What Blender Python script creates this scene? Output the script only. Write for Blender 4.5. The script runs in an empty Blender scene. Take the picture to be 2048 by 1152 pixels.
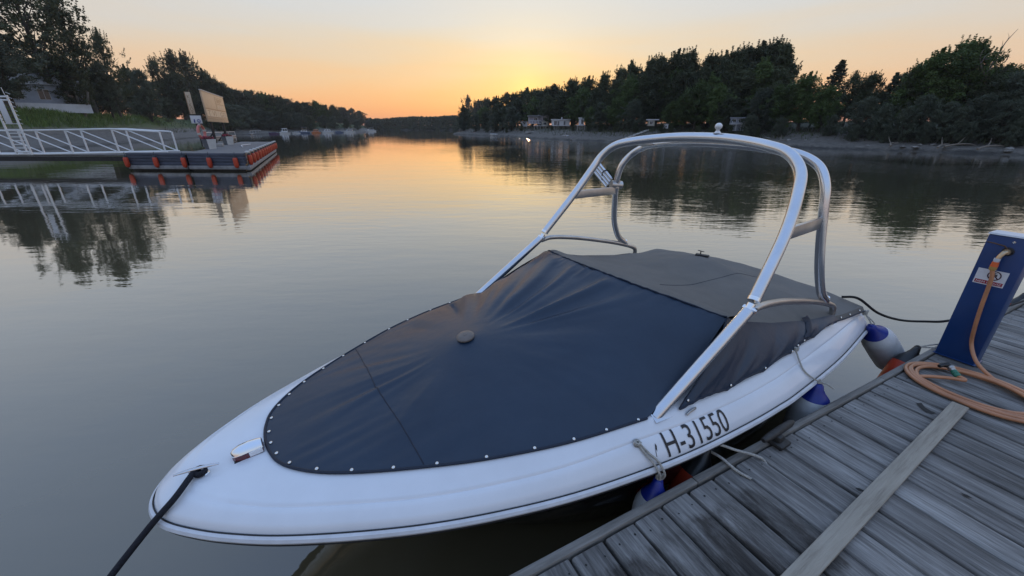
import bpy, bmesh, math, random
import numpy as np
from mathutils import Vector, Matrix

# ------------------------------------------------------------------ camera, sky, sun, exposure
SC = bpy.context.scene
COL = SC.collection
F, CX, CY, H = 790.0, 1024.0, 576.0, 2.3          # photo focal length in px, centre, camera height over water
PITCH = math.atan((576 - 256) / F)
cam_d = bpy.data.cameras.new('camera')
cam = bpy.data.objects.new('camera', cam_d)
COL.objects.link(cam)
cam_d.sensor_width = 36.0
cam_d.lens = F / 2048 * 36.0
cam_d.clip_start = 0.05
cam_d.clip_end = 6000
cam.location = (0, 0, H)
cam.rotation_euler = (math.pi / 2 - PITCH, 0, 0)
SC.camera = cam

SUN_AZ = math.radians(1.9)      # to the right of +Y
SUN_EL = math.radians(4.2)
world = bpy.data.worlds.new('World')
SC.world = world
world.use_nodes = True
wt = world.node_tree
wn, wl = wt.nodes, wt.links
wn.clear()
w_out = wn.new('ShaderNodeOutputWorld')
w_tc = wn.new('ShaderNodeTexCoord')
w_sep = wn.new('ShaderNodeSeparateXYZ')
wl.new(w_tc.outputs['Generated'], w_sep.inputs[0])


def wmath(op, a, b=None, clamp=False):
    n = wn.new('ShaderNodeMath')
    n.operation = op
    n.use_clamp = clamp
    for i, q in enumerate((a, b)):
        if q is None:
            continue
        if isinstance(q, (int, float)):
            n.inputs[i].default_value = q
        else:
            wl.new(q, n.inputs[i])
    return n.outputs[0]


def wramp(fac, stops):
    r = wn.new('ShaderNodeValToRGB')
    r.color_ramp.interpolation = 'B_SPLINE'
    el = r.color_ramp.elements
    while len(el) < len(stops):
        el.new(0.5)
    for e, (p, c) in zip(el, stops):
        e.position = p
        e.color = (*c, 1)
    wl.new(fac, r.inputs[0])
    return r.outputs[0]


# thin, long cirrus streaks gently displace the height used for the gradient
w_map = wn.new('ShaderNodeMapping')
w_map.inputs['Scale'].default_value = (1.6, 1.6, 17.0)
wl.new(w_tc.outputs['Generated'], w_map.inputs[0])
w_noise = wn.new('ShaderNodeTexNoise')
w_noise.inputs['Scale'].default_value = 1.7
w_noise.inputs['Detail'].default_value = 5
wl.new(w_map.outputs[0], w_noise.inputs['Vector'])
streak = wmath('MULTIPLY', wmath('SUBTRACT', w_noise.outputs[0], 0.5), 0.085)
zz = wmath('MAXIMUM', w_sep.outputs[2], 0.0)
zs = wmath('MAXIMUM', wmath('ADD', zz, wmath('MULTIPLY', streak, wmath('MULTIPLY', zz, 7.0, True))), 0.0)
height = wmath('POWER', zs, 0.5)
sunward = wramp(height, [(0.0, (.86, .26, .10)), (.14, (.93, .33, .10)), (.22, (.90, .43, .15)), (.30, (.83, .51, .235)),
                         (.38, (.70, .56, .375)), (.45, (.61, .595, .55)), (.55, (.56, .60, .64)), (.70, (.44, .54, .70)), (1.0, (.30, .46, .80))])
away = wramp(height, [(0.0, (.46, .33, .31)), (.22, (.52, .41, .37)), (.36, (.50, .47, .46)), (.50, (.46, .51, .58)),
                      (.70, (.36, .48, .70)), (1.0, (.30, .46, .80))])
w_dot = wn.new('ShaderNodeVectorMath')
w_dot.operation = 'DOT_PRODUCT'
w_dot.inputs[1].default_value = (math.sin(SUN_AZ) * math.cos(SUN_EL), math.cos(SUN_AZ) * math.cos(SUN_EL), math.sin(SUN_EL))
wl.new(w_tc.outputs['Generated'], w_dot.inputs[0])
d01 = wmath('MULTIPLY', wmath('ADD', w_dot.outputs['Value'], 1.0), 0.5, True)
side = wmath('POWER', d01, 3.2)
w_mix = wn.new('ShaderNodeMix')
w_mix.data_type = 'RGBA'
wl.new(side, w_mix.inputs['Factor'])
wl.new(away, w_mix.inputs['A'])
wl.new(sunward, w_mix.inputs['B'])


def wglow(power, col, prev):
    g = wmath('POWER', d01, power)
    m = wn.new('ShaderNodeMix')
    m.data_type = 'RGBA'
    m.blend_type = 'ADD'
    m.clamp_result = False
    m.inputs['B'].default_value = (*col, 1)
    wl.new(g, m.inputs['Factor'])
    wl.new(prev, m.inputs['A'])
    return m.outputs['Result']


c = wglow(70, (.05, .04, .0), w_mix.outputs['Result'])
c = wglow(420, (.08, .06, .0), c)
c = wglow(3500, (.14, .11, .02), c)
bg = wn.new('ShaderNodeBackground')
wl.new(c, bg.inputs[0])
bg.inputs[1].default_value = 1.0
sky_tex = wn.new('ShaderNodeTexSky')
sky_tex.sky_type = 'NISHITA'
sky_tex.sun_disc = False
sky_tex.sun_elevation = SUN_EL
sky_tex.sun_rotation = SUN_AZ
sky_tex.dust_density = 2.0
bg2 = wn.new('ShaderNodeBackground')
wl.new(sky_tex.outputs[0], bg2.inputs[0])
bg2.inputs[1].default_value = 0.004
w_add = wn.new('ShaderNodeAddShader')
wl.new(bg.outputs[0], w_add.inputs[0])
wl.new(bg2.outputs[0], w_add.inputs[1])
wl.new(w_add.outputs[0], w_out.inputs[0])

sun_d = bpy.data.lights.new('sun', 'SUN')
sun_d.energy = 0.35
sun_d.angle = math.radians(2)
sun_d.color = (1, .62, .32)
sun = bpy.data.objects.new('sun', sun_d)
COL.objects.link(sun)
sdir = Vector((math.sin(SUN_AZ) * math.cos(SUN_EL), math.cos(SUN_AZ) * math.cos(SUN_EL), math.sin(SUN_EL)))
sun.rotation_euler = sdir.to_track_quat('Z', 'Y').to_euler()
sun.location = (0, 30, 40)

SC.view_settings.view_transform = 'Standard'
SC.view_settings.look = 'None'
SC.view_settings.exposure = 0.26
SC.view_settings.gamma = 1.0
SC.view_settings.use_curve_mapping = False
SC.cycles.use_denoising = True
SC.cycles.max_bounces = 8
SC.cycles.caustics_reflective = False
SC.cycles.caustics_refractive = False

R = random.Random(7)
NP = np.random.RandomState(11)

# ------------------------------------------------------------------ pixel helpers (2048x1152 photo pixels -> places)
FW = Vector((0, math.cos(PITCH), -math.sin(PITCH)))
UP = Vector((0, math.sin(PITCH), math.cos(PITCH)))


def ray(u, v):
    return FW + Vector((1, 0, 0)) * ((u - CX) / F) + UP * ((CY - v) / F)


def atz(u, v, z):
    d = ray(u, v)
    return Vector((0, 0, H)) + d * ((z - H) / d.z)


def aty(u, v, y):
    d = ray(u, v)
    return Vector((0, 0, H)) + d * (y / d.y)


# boat frame: x from the bow aft, y to port, z up from the water
BOAT_A = math.radians(34)
BOAT_O = Vector((-1.62, 1.30, 0))
BM = Matrix.Translation(BOAT_O) @ Matrix.Rotation(BOAT_A, 4, 'Z')


def BW(x, y, z):
    return BM @ Vector((x, y, z))


# ------------------------------------------------------------------ materials
def new_mat(name):
    m = bpy.data.materials.new(name)
    m.use_nodes = True
    return m, m.node_tree.nodes, m.node_tree.links, m.node_tree.nodes['Principled BSDF']


def mat(name, col, rough=.5, metal=0.0, var=0.0, scale=8.0, bump=0.0, bscale=40.0, coat=0.0, spec=.5, stretch=(1, 1, 1), obj_var=0.0, detail=6):
    """plain material: base colour broken up by noise (var), fine relief (bump), optional per-object tint"""
    m, n, l, b = new_mat(name)
    b.inputs['Base Color'].default_value = (*col, 1)
    b.inputs['Roughness'].default_value = rough
    b.inputs['Metallic'].default_value = metal
    b.inputs['Coat Weight'].default_value = coat
    b.inputs['Specular IOR Level'].default_value = spec
    if var or bump or obj_var:
        tc = n.new('ShaderNodeTexCoord')
        mp = n.new('ShaderNodeMapping')
        mp.inputs['Scale'].default_value = stretch
        l.new(tc.outputs['Object'], mp.inputs[0])
    if var or obj_var:
        nz = n.new('ShaderNodeTexNoise')
        nz.inputs['Scale'].default_value = scale
        nz.inputs['Detail'].default_value = detail
        nz.inputs['Roughness'].default_value = .62
        l.new(mp.outputs[0], nz.inputs['Vector'])
        mr = n.new('ShaderNodeMapRange')
        mr.inputs['From Min'].default_value = .3
        mr.inputs['From Max'].default_value = .7
        mr.inputs['To Min'].default_value = 1 - var
        mr.inputs['To Max'].default_value = 1 + var
        l.new(nz.outputs[0], mr.inputs[0])
        val = mr.outputs[0]
        if obj_var:
            oi = n.new('ShaderNodeObjectInfo')
            mr2 = n.new('ShaderNodeMapRange')
            mr2.inputs['To Min'].default_value = 1 - obj_var
            mr2.inputs['To Max'].default_value = 1 + obj_var
            l.new(oi.outputs['Random'], mr2.inputs[0])
            mm = n.new('ShaderNodeMath')
            mm.operation = 'MULTIPLY'
            l.new(val, mm.inputs[0])
            l.new(mr2.outputs[0], mm.inputs[1])
            val = mm.outputs[0]
        vm = n.new('ShaderNodeVectorMath')
        vm.operation = 'SCALE'
        vm.inputs[0].default_value = col
        l.new(val, vm.inputs['Scale'])
        l.new(vm.outputs[0], b.inputs['Base Color'])
    if bump:
        nb = n.new('ShaderNodeTexNoise')
        nb.inputs['Scale'].default_value = bscale
        nb.inputs['Detail'].default_value = 4
        l.new(mp.outputs[0], nb.inputs['Vector'])
        bp = n.new('ShaderNodeBump')
        bp.inputs['Strength'].default_value = bump
        bp.inputs['Distance'].default_value = .01
        l.new(nb.outputs[0], bp.inputs['Height'])
        l.new(bp.outputs[0], b.inputs['Normal'])
    return m


M = {}
M['gelcoat'] = mat('gelcoat', (.74, .76, .80), .28, var=.05, scale=3, coat=.3)
M['hull_dark'] = mat('hull_dark', (.008, .009, .014), .12, coat=.5)
M['rail_grey'] = mat('rail_grey', (.62, .63, .66), .4, var=.12, scale=9)
M['black_rubber'] = mat('black_rubber', (.012, .012, .014), .5, var=.3, scale=12)
M['metal'] = mat('brushed_metal', (.66, .67, .70), .22, 1.0, var=.06, scale=5, bump=.05, bscale=120)
M['chrome'] = mat('chrome', (.85, .86, .88), .08, 1.0)
M['dull_metal'] = mat('dull_metal', (.45, .43, .41), .38, 1.0, var=.15, scale=20)
M['snap'] = mat('snap', (.78, .76, .72), .25, 1.0)
M['red_lens'] = mat('red_lens', (.10, .008, .010), .1, coat=.5)
M['lens'] = mat('lens', (.75, .76, .78), .1, var=.1, scale=60, coat=.6)
M['lettering'] = mat('lettering', (.010, .010, .014), .4)
M['navy_rope'] = mat('navy_rope', (.008, .009, .016), .85, var=.4, scale=90, bump=.6, bscale=160)
M['black_rope'] = mat('black_rope', (.006, .006, .007), .8, bump=.5, bscale=200)
M['white_rope'] = mat('white_rope', (.42, .40, .36), .85, var=.35, scale=120, bump=.8, bscale=180)
M['fender_white'] = mat('fender_white', (.60, .62, .64), .42, var=.14, scale=9, bump=.08, bscale=60)
M['fender_blue'] = mat('fender_blue', (.008, .022, .21), .38, var=.15, scale=12)
M['fender_black'] = mat('fender_black', (.010, .010, .011), .35, var=.3, scale=14)
M['fender_orange'] = mat('fender_orange', (.50, .055, .022), .42, var=.18, scale=10)
M['post_blue'] = mat('post_blue', (.007, .038, .145), .38, var=.12, scale=6, bump=.03, bscale=90)
M['pale_cap'] = mat('pale_cap', (.6, .62, .66), .35, var=.1)
M['hose'] = mat('hose', (.46, .20, .095), .38, var=.22, scale=5, coat=.15)
M['brass'] = mat('brass', (.55, .42, .28), .38, 1.0, var=.2, scale=30)
M['tap_orange'] = mat('tap_orange', (.72, .13, .03), .4, var=.1)
M['coupling_green'] = mat('coupling_green', (.03, .16, .10), .4, var=.15)
M['yellow_brown'] = mat('yellow_brown', (.42, .25, .07), .5, var=.15)
M['sticker_white'] = mat('sticker_white', (.70, .70, .72), .45, var=.06, scale=30)
M['sticker_red'] = mat('sticker_red', (.34, .012, .03), .45)
M['sticker_dark'] = mat('sticker_dark', (.05, .01, .03), .45)
M['rust'] = mat('rust', (.10, .055, .035), .8, var=.4, scale=40, bump=.5, bscale=90)
M['tarnish'] = mat('tarnish', (.055, .052, .050), .55, .6, var=.3, scale=30)
M['screw'] = mat('screw', (.012, .011, .010), .7)
M['white_paint'] = mat('white_paint', (.72, .73, .74), .45, var=.1, scale=3)
M['pontoon_side'] = mat('pontoon_side', (.055, .065, .095), .6, var=.35, scale=2.2, stretch=(.6, .6, 5), obj_var=.25)
M['pontoon_wale'] = mat('pontoon_wale', (.24, .24, .25), .7, var=.25, scale=3)
M['pontoon_deck'] = mat('pontoon_deck', (.13, .125, .125), .75, var=.3, scale=3, stretch=(.4, 5, 1))
M['board_tan'] = mat('board_tan', (.52, .37, .245), .6, var=.06, scale=3)
M['board_cream'] = mat('board_cream', (.56, .45, .33), .6, var=.06, scale=3)
M['board_brown'] = mat('board_brown', (.30, .18, .11), .6)
M['sign_white'] = mat('sign_white', (.62, .64, .68), .5, var=.05)
M['sign_blue'] = mat('sign_blue', (.03, .05, .25), .5)
M['dark_steel'] = mat('dark_steel', (.035, .034, .036), .5, .5, var=.3)
M['pot_grey'] = mat('pot_grey', (.12, .125, .14), .8, var=.2, scale=6)
M['pot_white'] = mat('pot_white', (.60, .59, .57), .7, var=.1, scale=6)
M['petal'] = mat('petal', (.42, .045, .10), .7, var=.4, scale=20)
M['life_ring'] = mat('life_ring', (.66, .22, .20), .55, var=.15)
M['bark'] = mat('bark', (.065, .055, .045), .9, var=.35, scale=3, bump=.7, bscale=9, stretch=(2, 2, .5))
M['pale_bark'] = mat('pale_bark', (.17, .15, .13), .9, var=.3, scale=3, bump=.5, bscale=9, stretch=(2, 2, .5))
M['wall_white'] = mat('wall_white', (.62, .63, .66), .8, var=.1, scale=1.2)
M['wall_mauve'] = mat('wall_mauve', (.30, .27, .30), .8, var=.12, scale=1.2)
M['wall_cream'] = mat('wall_cream', (.44, .42, .36), .8, var=.12, scale=1.2)
M['wall_pale'] = mat('wall_pale', (.34, .38, .46), .8, var=.12, scale=1.2)
M['roof_grey'] = mat('roof_grey', (.20, .20, .21), .8, var=.2, scale=2)
M['concrete'] = mat('concrete', (.33, .32, .31), .85, var=.2, scale=2)
M['window_glass'] = mat('window_glass', (.02, .025, .03), .06, coat=.3)
M['frame_grey'] = mat('frame_grey', (.25, .25, .27), .6)
M['boat_paint'] = mat('boat_paint', (.66, .67, .69), .35, var=.08, scale=2)
M['boat_blue'] = mat('boat_blue', (.10, .14, .24), .4, var=.1)
M['boat_red'] = mat('boat_red', (.40, .07, .04), .45, var=.1)
M['boat_orange'] = mat('boat_orange', (.62, .22, .09), .45, var=.1)
M['tarp_purple'] = mat('tarp_purple', (.12, .07, .14), .7, var=.2)
M['stone'] = mat('stone', (.21, .20, .185), .9, var=.3, scale=3, bump=.5, bscale=8, obj_var=.3)
M['driftwood'] = mat('driftwood', (.19, .16, .13), .9, var=.3, scale=4)
M['grass'] = mat('grass_blades', (.095, .150, .028), .7, var=.4, scale=.5)
M['weeds'] = mat('weeds', (.050, .062, .022), .8, var=.4, scale=.4)


def leaf_mat(name, col, var=.35):
    m, n, l, b = new_mat(name)
    tc = n.new('ShaderNodeTexCoord')
    nz = n.new('ShaderNodeTexNoise')
    nz.inputs['Scale'].default_value = .35
    nz.inputs['Detail'].default_value = 5
    l.new(tc.outputs['Object'], nz.inputs['Vector'])
    oi = n.new('ShaderNodeObjectInfo')
    mr = n.new('ShaderNodeMapRange')
    mr.inputs['From Min'].default_value = .32
    mr.inputs['From Max'].default_value = .68
    mr.inputs['To Min'].default_value = 1 - var
    mr.inputs['To Max'].default_value = 1 + var
    l.new(nz.outputs[0], mr.inputs[0])
    mr2 = n.new('ShaderNodeMapRange')
    mr2.inputs['To Min'].default_value = .75
    mr2.inputs['To Max'].default_value = 1.25
    l.new(oi.outputs['Random'], mr2.inputs[0])
    mu = n.new('ShaderNodeMath')
    mu.operation = 'MULTIPLY'
    l.new(mr.outputs[0], mu.inputs[0])
    l.new(mr2.outputs[0], mu.inputs[1])
    vm = n.new('ShaderNodeVectorMath')
    vm.operation = 'SCALE'
    vm.inputs[0].default_value = col
    l.new(mu.outputs[0], vm.inputs['Scale'])
    l.new(vm.outputs[0], b.inputs['Base Color'])
    b.inputs['Roughness'].default_value = .6
    b.inputs['Specular IOR Level'].default_value = .3
    tr = n.new('ShaderNodeBsdfTranslucent')
    l.new(vm.outputs[0], tr.inputs[0])
    mx = n.new('ShaderNodeMixShader')
    mx.inputs[0].default_value = .22
    l.new(b.outputs[0], mx.inputs[1])
    l.new(tr.outputs[0], mx.inputs[2])
    l.new(mx.outputs[0], n['Material Output'].inputs[0])
    return m


M['leaf_dark'] = leaf_mat('leaf_dark', (.062, .076, .036))
M['leaf_green'] = leaf_mat('leaf_green', (.072, .110, .030))
M['leaf_grey'] = leaf_mat('leaf_grey', (.076, .092, .062))
M['leaf_fir'] = leaf_mat('leaf_fir', (.040, .052, .034))


def canvas_mat(name, col, rough, sheen, wcol):
    m, n, l, b = new_mat(name)
    tc = n.new('ShaderNodeTexCoord')
    nz = n.new('ShaderNodeTexNoise')
    nz.inputs['Scale'].default_value = 2.2
    nz.inputs['Detail'].default_value = 7
    nz.inputs['Roughness'].default_value = .65
    l.new(tc.outputs['Object'], nz.inputs['Vector'])
    mr = n.new('ShaderNodeMapRange')
    mr.inputs['From Min'].default_value = .35
    mr.inputs['From Max'].default_value = .7
    l.new(nz.outputs[0], mr.inputs[0])
    mx = n.new('ShaderNodeMix')
    mx.data_type = 'RGBA'
    mx.inputs['A'].default_value = (*col, 1)
    mx.inputs['B'].default_value = (*wcol, 1)
    l.new(mr.outputs[0], mx.inputs['Factor'])
    l.new(mx.outputs['Result'], b.inputs['Base Color'])
    b.inputs['Roughness'].default_value = rough
    b.inputs['Sheen Weight'].default_value = sheen
    b.inputs['Sheen Roughness'].default_value = .5
    n2 = n.new('ShaderNodeTexNoise')
    n2.inputs['Scale'].default_value = 420
    l.new(tc.outputs['Object'], n2.inputs['Vector'])
    n3 = n.new('ShaderNodeTexNoise')
    n3.inputs['Scale'].default_value = 9
    n3.inputs['Detail'].default_value = 4
    l.new(tc.outputs['Object'], n3.inputs['Vector'])
    ad = n.new('ShaderNodeMath')
    ad.operation = 'MULTIPLY_ADD'
    ad.inputs[1].default_value = .12
    l.new(n2.outputs[0], ad.inputs[0])
    l.new(n3.outputs[0], ad.inputs[2])
    bp = n.new('ShaderNodeBump')
    bp.inputs['Strength'].default_value = .35
    bp.inputs['Distance'].default_value = .012
    l.new(ad.outputs[0], bp.inputs['Height'])
    l.new(bp.outputs[0], b.inputs['Normal'])
    return m


M['canvas_navy'] = canvas_mat('canvas_navy', (.009, .022, .046), .40, .0, (.014, .031, .060))
M['canvas_grey'] = canvas_mat('canvas_grey', (.120, .112, .102), .70, .0, (.155, .145, .132))
M['canvas_hem'] = mat('canvas_hem', (.007, .014, .032), .6, bump=.2, bscale=150)

# weathered dock wood (object coordinates: x along the plank)
def wood_mat(name, cols, stain=False, obj_var=.2):
    m, n, l, b = new_mat(name)
    tc = n.new('ShaderNodeTexCoord')
    oi = n.new('ShaderNodeObjectInfo')
    ov = n.new('ShaderNodeVectorMath')
    ov.operation = 'SCALE'
    ov.inputs[0].default_value = (37, 19, 7)
    l.new(oi.outputs['Random'], ov.inputs['Scale'])
    av = n.new('ShaderNodeVectorMath')
    l.new(tc.outputs['Object'], av.inputs[0])
    l.new(ov.outputs[0], av.inputs[1])

    def nz(scale, st, detail=6, rough=.6):
        mp = n.new('ShaderNodeMapping')
        mp.inputs['Scale'].default_value = st
        l.new(av.outputs[0], mp.inputs[0])
        t = n.new('ShaderNodeTexNoise')
        t.inputs['Scale'].default_value = scale
        t.inputs['Detail'].default_value = detail
        t.inputs['Roughness'].default_value = rough
        t.inputs['Distortion'].default_value = .25
        l.new(mp.outputs[0], t.inputs['Vector'])
        return t.outputs[0]
    grain = nz(6.5, (.42, 8, 8), 9, .72)
    broad = nz(3.2, (.5, 2.0, 2.0), 4)
    fine = nz(34, (.25, 9, 9), 3, .6)
    rp = n.new('ShaderNodeValToRGB')
    el = rp.color_ramp.elements
    el[0].position, el[0].color = .34, (*cols[0], 1)
    el[1].position, el[1].color = .68, (*cols[2], 1)
    e = el.new(.50)
    e.color = (*cols[1], 1)
    a1 = n.new('ShaderNodeMath')
    a1.operation = 'MULTIPLY_ADD'
    a1.inputs[1].default_value = .55
    l.new(grain, a1.inputs[0])
    a2 = n.new('ShaderNodeMath')
    a2.operation = 'MULTIPLY'
    a2.inputs[1].default_value = .45
    l.new(broad, a2.inputs[0])
    l.new(a2.outputs[0], a1.inputs[2])
    l.new(a1.outputs[0], rp.inputs[0])
    mr2 = n.new('ShaderNodeMapRange')
    mr2.inputs['To Min'].default_value = 1 - obj_var
    mr2.inputs['To Max'].default_value = 1 + obj_var
    l.new(oi.outputs['Random'], mr2.inputs[0])
    vm = n.new('ShaderNodeVectorMath')
    vm.operation = 'SCALE'
    l.new(rp.outputs[0], vm.inputs[0])
    l.new(mr2.outputs[0], vm.inputs['Scale'])
    colout = vm.outputs[0]
    roughv = .72
    b.inputs['Roughness'].default_value = roughv
    if stain:
        # damp, trodden patch over a handful of boards, with ragged edges (world placed: it belongs to the boards there)
        geo = n.new('ShaderNodeNewGeometry')
        rot = n.new('ShaderNodeVectorRotate')
        rot.rotation_type = 'Z_AXIS'
        rot.inputs['Angle'].default_value = -DOCK_A
        l.new(geo.outputs['Position'], rot.inputs['Vector'])
        sx = n.new('ShaderNodeSeparateXYZ')
        l.new(rot.outputs[0], sx.inputs[0])
        # dock frame: sx.x along the edge, sx.y across it
        wob = nz(9, (1, 3, 1), 5, .7)

        def band(val, lo, hi, soft, amp):
            w = n.new('ShaderNodeMath')
            w.operation = 'MULTIPLY_ADD'
            w.inputs[1].default_value = amp
            l.new(wob, w.inputs[0])
            l.new(val, w.inputs[2])
            o = []
            for a, bb in ((lo + amp / 2, lo + amp / 2 + soft), (hi + amp / 2, hi + amp / 2 - soft)):
                r = n.new('ShaderNodeMapRange')
                r.inputs['From Min'].default_value = a
                r.inputs['From Max'].default_value = bb
                l.new(w.outputs[0], r.inputs[0])
                o.append(r.outputs[0])
            p = n.new('ShaderNodeMath')
            p.operation = 'MULTIPLY'
            l.new(o[0], p.inputs[0])
            l.new(o[1], p.inputs[1])
            return p.outputs[0]
        bx_ = band(sx.outputs[0], STAIN[0], STAIN[1], .05, .10)
        by_ = band(sx.outputs[1], STAIN[2], STAIN[3], .04, .16)
        mk = n.new('ShaderNodeMath')
        mk.operation = 'MULTIPLY'
        l.new(bx_, mk.inputs[0])
        l.new(by_, mk.inputs[1])
        pat = n.new('ShaderNodeMapRange')
        pat.inputs['From Min'].default_value = .62
        pat.inputs['From Max'].default_value = .42
        l.new(nz(5, (.6, 2.2, 1), 6, .7), pat.inputs[0])
        mk2 = n.new('ShaderNodeMath')
        mk2.operation = 'MULTIPLY'
        l.new(mk.outputs[0], mk2.inputs[0])
        l.new(pat.outputs[0], mk2.inputs[1])
        mx = n.new('ShaderNodeMix')
        mx.data_type = 'RGBA'
        mx.blend_type = 'MULTIPLY'
        mx.inputs['B'].default_value = (.26, .235, .215, 1)
        l.new(mk2.outputs[0], mx.inputs['Factor'])
        l.new(colout, mx.inputs['A'])
        colout = mx.outputs['Result']
    l.new(colout, b.inputs['Base Color'])
    ad = n.new('ShaderNodeMath')
    ad.operation = 'MULTIPLY_ADD'
    ad.inputs[1].default_value = .6
    l.new(fine, ad.inputs[0])
    l.new(grain, ad.inputs[2])
    bp = n.new('ShaderNodeBump')
    bp.inputs['Strength'].default_value = .8
    bp.inputs['Distance'].default_value = .008
    l.new(ad.outputs[0], bp.inputs['Height'])
    l.new(bp.outputs[0], b.inputs['Normal'])
    return m


DOCK_A = math.radians(27.2)
DOCK_Z = .55
# dock frame: e along the edge away from the camera, g inland (towards the camera side)
DE = Vector((math.cos(DOCK_A), math.sin(DOCK_A), 0))
DG = Vector((math.sin(DOCK_A), -math.cos(DOCK_A), 0))
D0 = atz(1059, 1144, DOCK_Z)
D0.z = 0


def DK(e, g, z=0.0):
    return D0 + DE * e + DG * g + Vector((0, 0, z))


def dock_eg(p):
    q = Vector(p) - D0
    return q.dot(DE), q.dot(DG)


_ro = Matrix.Rotation(-DOCK_A, 4, 'Z')
_o = _ro @ DK(0, 0)
# stain rectangle in the rotated frame (x grows with e, y falls with g)
STAIN = (_o.x + .18, _o.x + 1.30, _o.y - .62, _o.y - .13)
M['dock_wood'] = wood_mat('dock_wood', [(.030, .027, .025), (.175, .165, .155), (.42, .405, .385)], True)
M['edge_wood'] = wood_mat('edge_wood', [(.065, .058, .050), (.175, .162, .145), (.28, .262, .24)])
M['loose_wood'] = wood_mat('loose_wood', [(.17, .145, .115), (.30, .265, .215), (.37, .33, .275)])
M['frame_wood'] = wood_mat('frame_wood', [(.02, .02, .02), (.05, .05, .05), (.08, .08, .08)])


# ------------------------------------------------------------------ mesh helpers
class MB:
    def __init__(self):
        self.v, self.f, self.m = [], [], []

    def add(self, vs, fs, mi=0):
        o = len(self.v)
        self.v += [tuple(p) for p in vs]
        self.f += [tuple(i + o for i in q) for q in fs]
        self.m += [mi] * len(fs)
        return self

    def box(self, c, s, mi=0, rot=None, bev=0.0):
        """box of full size s at centre c; rot a 3x3/4x4 matrix; bev chamfers its edges"""
        x, y, z = s[0] / 2, s[1] / 2, s[2] / 2
        c = Vector(c)
        rm = rot.to_3x3() if rot is not None else Matrix.Identity(3)
        if bev <= 0:
            vs = [Vector((a * x, b * y, d * z)) for a in (-1, 1) for b in (-1, 1) for d in (-1, 1)]
            fs = [(0, 1, 3, 2), (4, 6, 7, 5), (0, 4, 5, 1), (2, 3, 7, 6), (0, 2, 6, 4), (1, 5, 7, 3)]
        else:
            bm = bmesh.new()
            bmesh.ops.create_cube(bm, size=1)
            for v in bm.verts:
                v.co = Vector((v.co.x * 2 * x, v.co.y * 2 * y, v.co.z * 2 * z))
            bmesh.ops.bevel(bm, geom=list(bm.edges), offset=bev, segments=2, profile=.5, affect='EDGES')
            bm.verts.index_update()
            vs = [v.co.copy() for v in bm.verts]
            fs = [tuple(v.index for v in f.verts) for f in bm.faces]
            bm.free()
        return self.add([rm @ v + c for v in vs], fs, mi)

    def tube(self, pts, r, n=10, mi=0, caps=True, flat=None, updir=None):
        pts = [Vector(p) for p in pts]
        rr = r if isinstance(r, (list, tuple)) else [r] * len(pts)
        rings = []
        up = Vector(updir) if updir else Vector((0, 0, 1))
        t0 = (pts[1] - pts[0]).normalized()
        if abs(t0.dot(up)) > .95:
            up = Vector((1, 0, 0))
        nrm = (up - t0 * up.dot(t0)).normalized()
        for i, p in enumerate(pts):
            a = pts[max(i - 1, 0)]
            b = pts[min(i + 1, len(pts) - 1)]
            t = (b - a)
            t = t.normalized() if t.length > 1e-9 else t0
            nrm = (nrm - t * nrm.dot(t))
            nrm = nrm.normalized() if nrm.length > 1e-6 else t.orthogonal().normalized()
            bi = t.cross(nrm)
            rings.append([p + (nrm * math.cos(k * 2 * math.pi / n) * (flat or 1) + bi * math.sin(k * 2 * math.pi / n)) * rr[i] for k in range(n)])
        o = len(self.v)
        vs = [q for g in rings for q in g]
        fs = [(i * n + k, i * n + (k + 1) % n, (i + 1) * n + (k + 1) % n, (i + 1) * n + k) for i in range(len(pts) - 1) for k in range(n)]
        if caps:
            fs += [tuple(reversed(range(n))), tuple((len(pts) - 1) * n + k for k in range(n))]
        return self.add(vs, fs, mi)

    def lathe(self, prof, n=16, mi=0, mtx=None, mis=None):
        """profile [(r,z)...] spun round z, closed with fans when r is 0"""
        mtx = mtx or Matrix.Identity(4)
        vs = []
        for r, z in prof:
            vs += [mtx @ Vector((r * math.cos(k * 2 * math.pi / n), r * math.sin(k * 2 * math.pi / n), z)) for k in range(n)]
        for i in range(len(prof) - 1):
            fs = [(i * n + k, i * n + (k + 1) % n, (i + 1) * n + (k + 1) % n, (i + 1) * n + k) for k in range(n)]
            if i == 0:
                o = len(self.v)
                self.v += [tuple(p) for p in vs]
            self.f += [tuple(j + o for j in q) for q in fs]
            self.m += [mis[i] if mis else mi] * len(fs)
        return self

    def grid(self, rows, mi=0, closed=False):
        n = len(rows[0])
        vs = [p for r_ in rows for p in r_]
        fs = []
        for i in range(len(rows) - 1):
            for k in range(n if closed else n - 1):
                k2 = (k + 1) % n
                fs.append((i * n + k, i * n + k2, (i + 1) * n + k2, (i + 1) * n + k))
        return self.add(vs, fs, mi)

    def prism(self, poly, z0, z1, mi=0):
        n = len(poly)
        vs = [(p[0], p[1], z0) for p in poly] + [(p[0], p[1], z1) for p in poly]
        fs = [tuple(reversed(range(n))), tuple(range(n, 2 * n))] + [(i, (i + 1) % n, n + (i + 1) % n, n + i) for i in range(n)]
        return self.add(vs, fs, mi)

    def mesh(self, name, mats, angle=40):
        me = bpy.data.meshes.new(name)
        me.from_pydata(self.v, [], self.f)
        for m_ in mats:
            me.materials.append(M[m_])
        if len(mats) > 1:
            me.polygons.foreach_set('material_index', self.m)
        me.validate()
        bm = bmesh.new()
        bm.from_mesh(me)
        bmesh.ops.recalc_face_normals(bm, faces=bm.faces)
        bm.to_mesh(me)
        bm.free()
        if angle:
            me.polygons.foreach_set('use_smooth', [True] * len(me.polygons))
            me.set_sharp_from_angle(angle=math.radians(angle))
        return me

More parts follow.
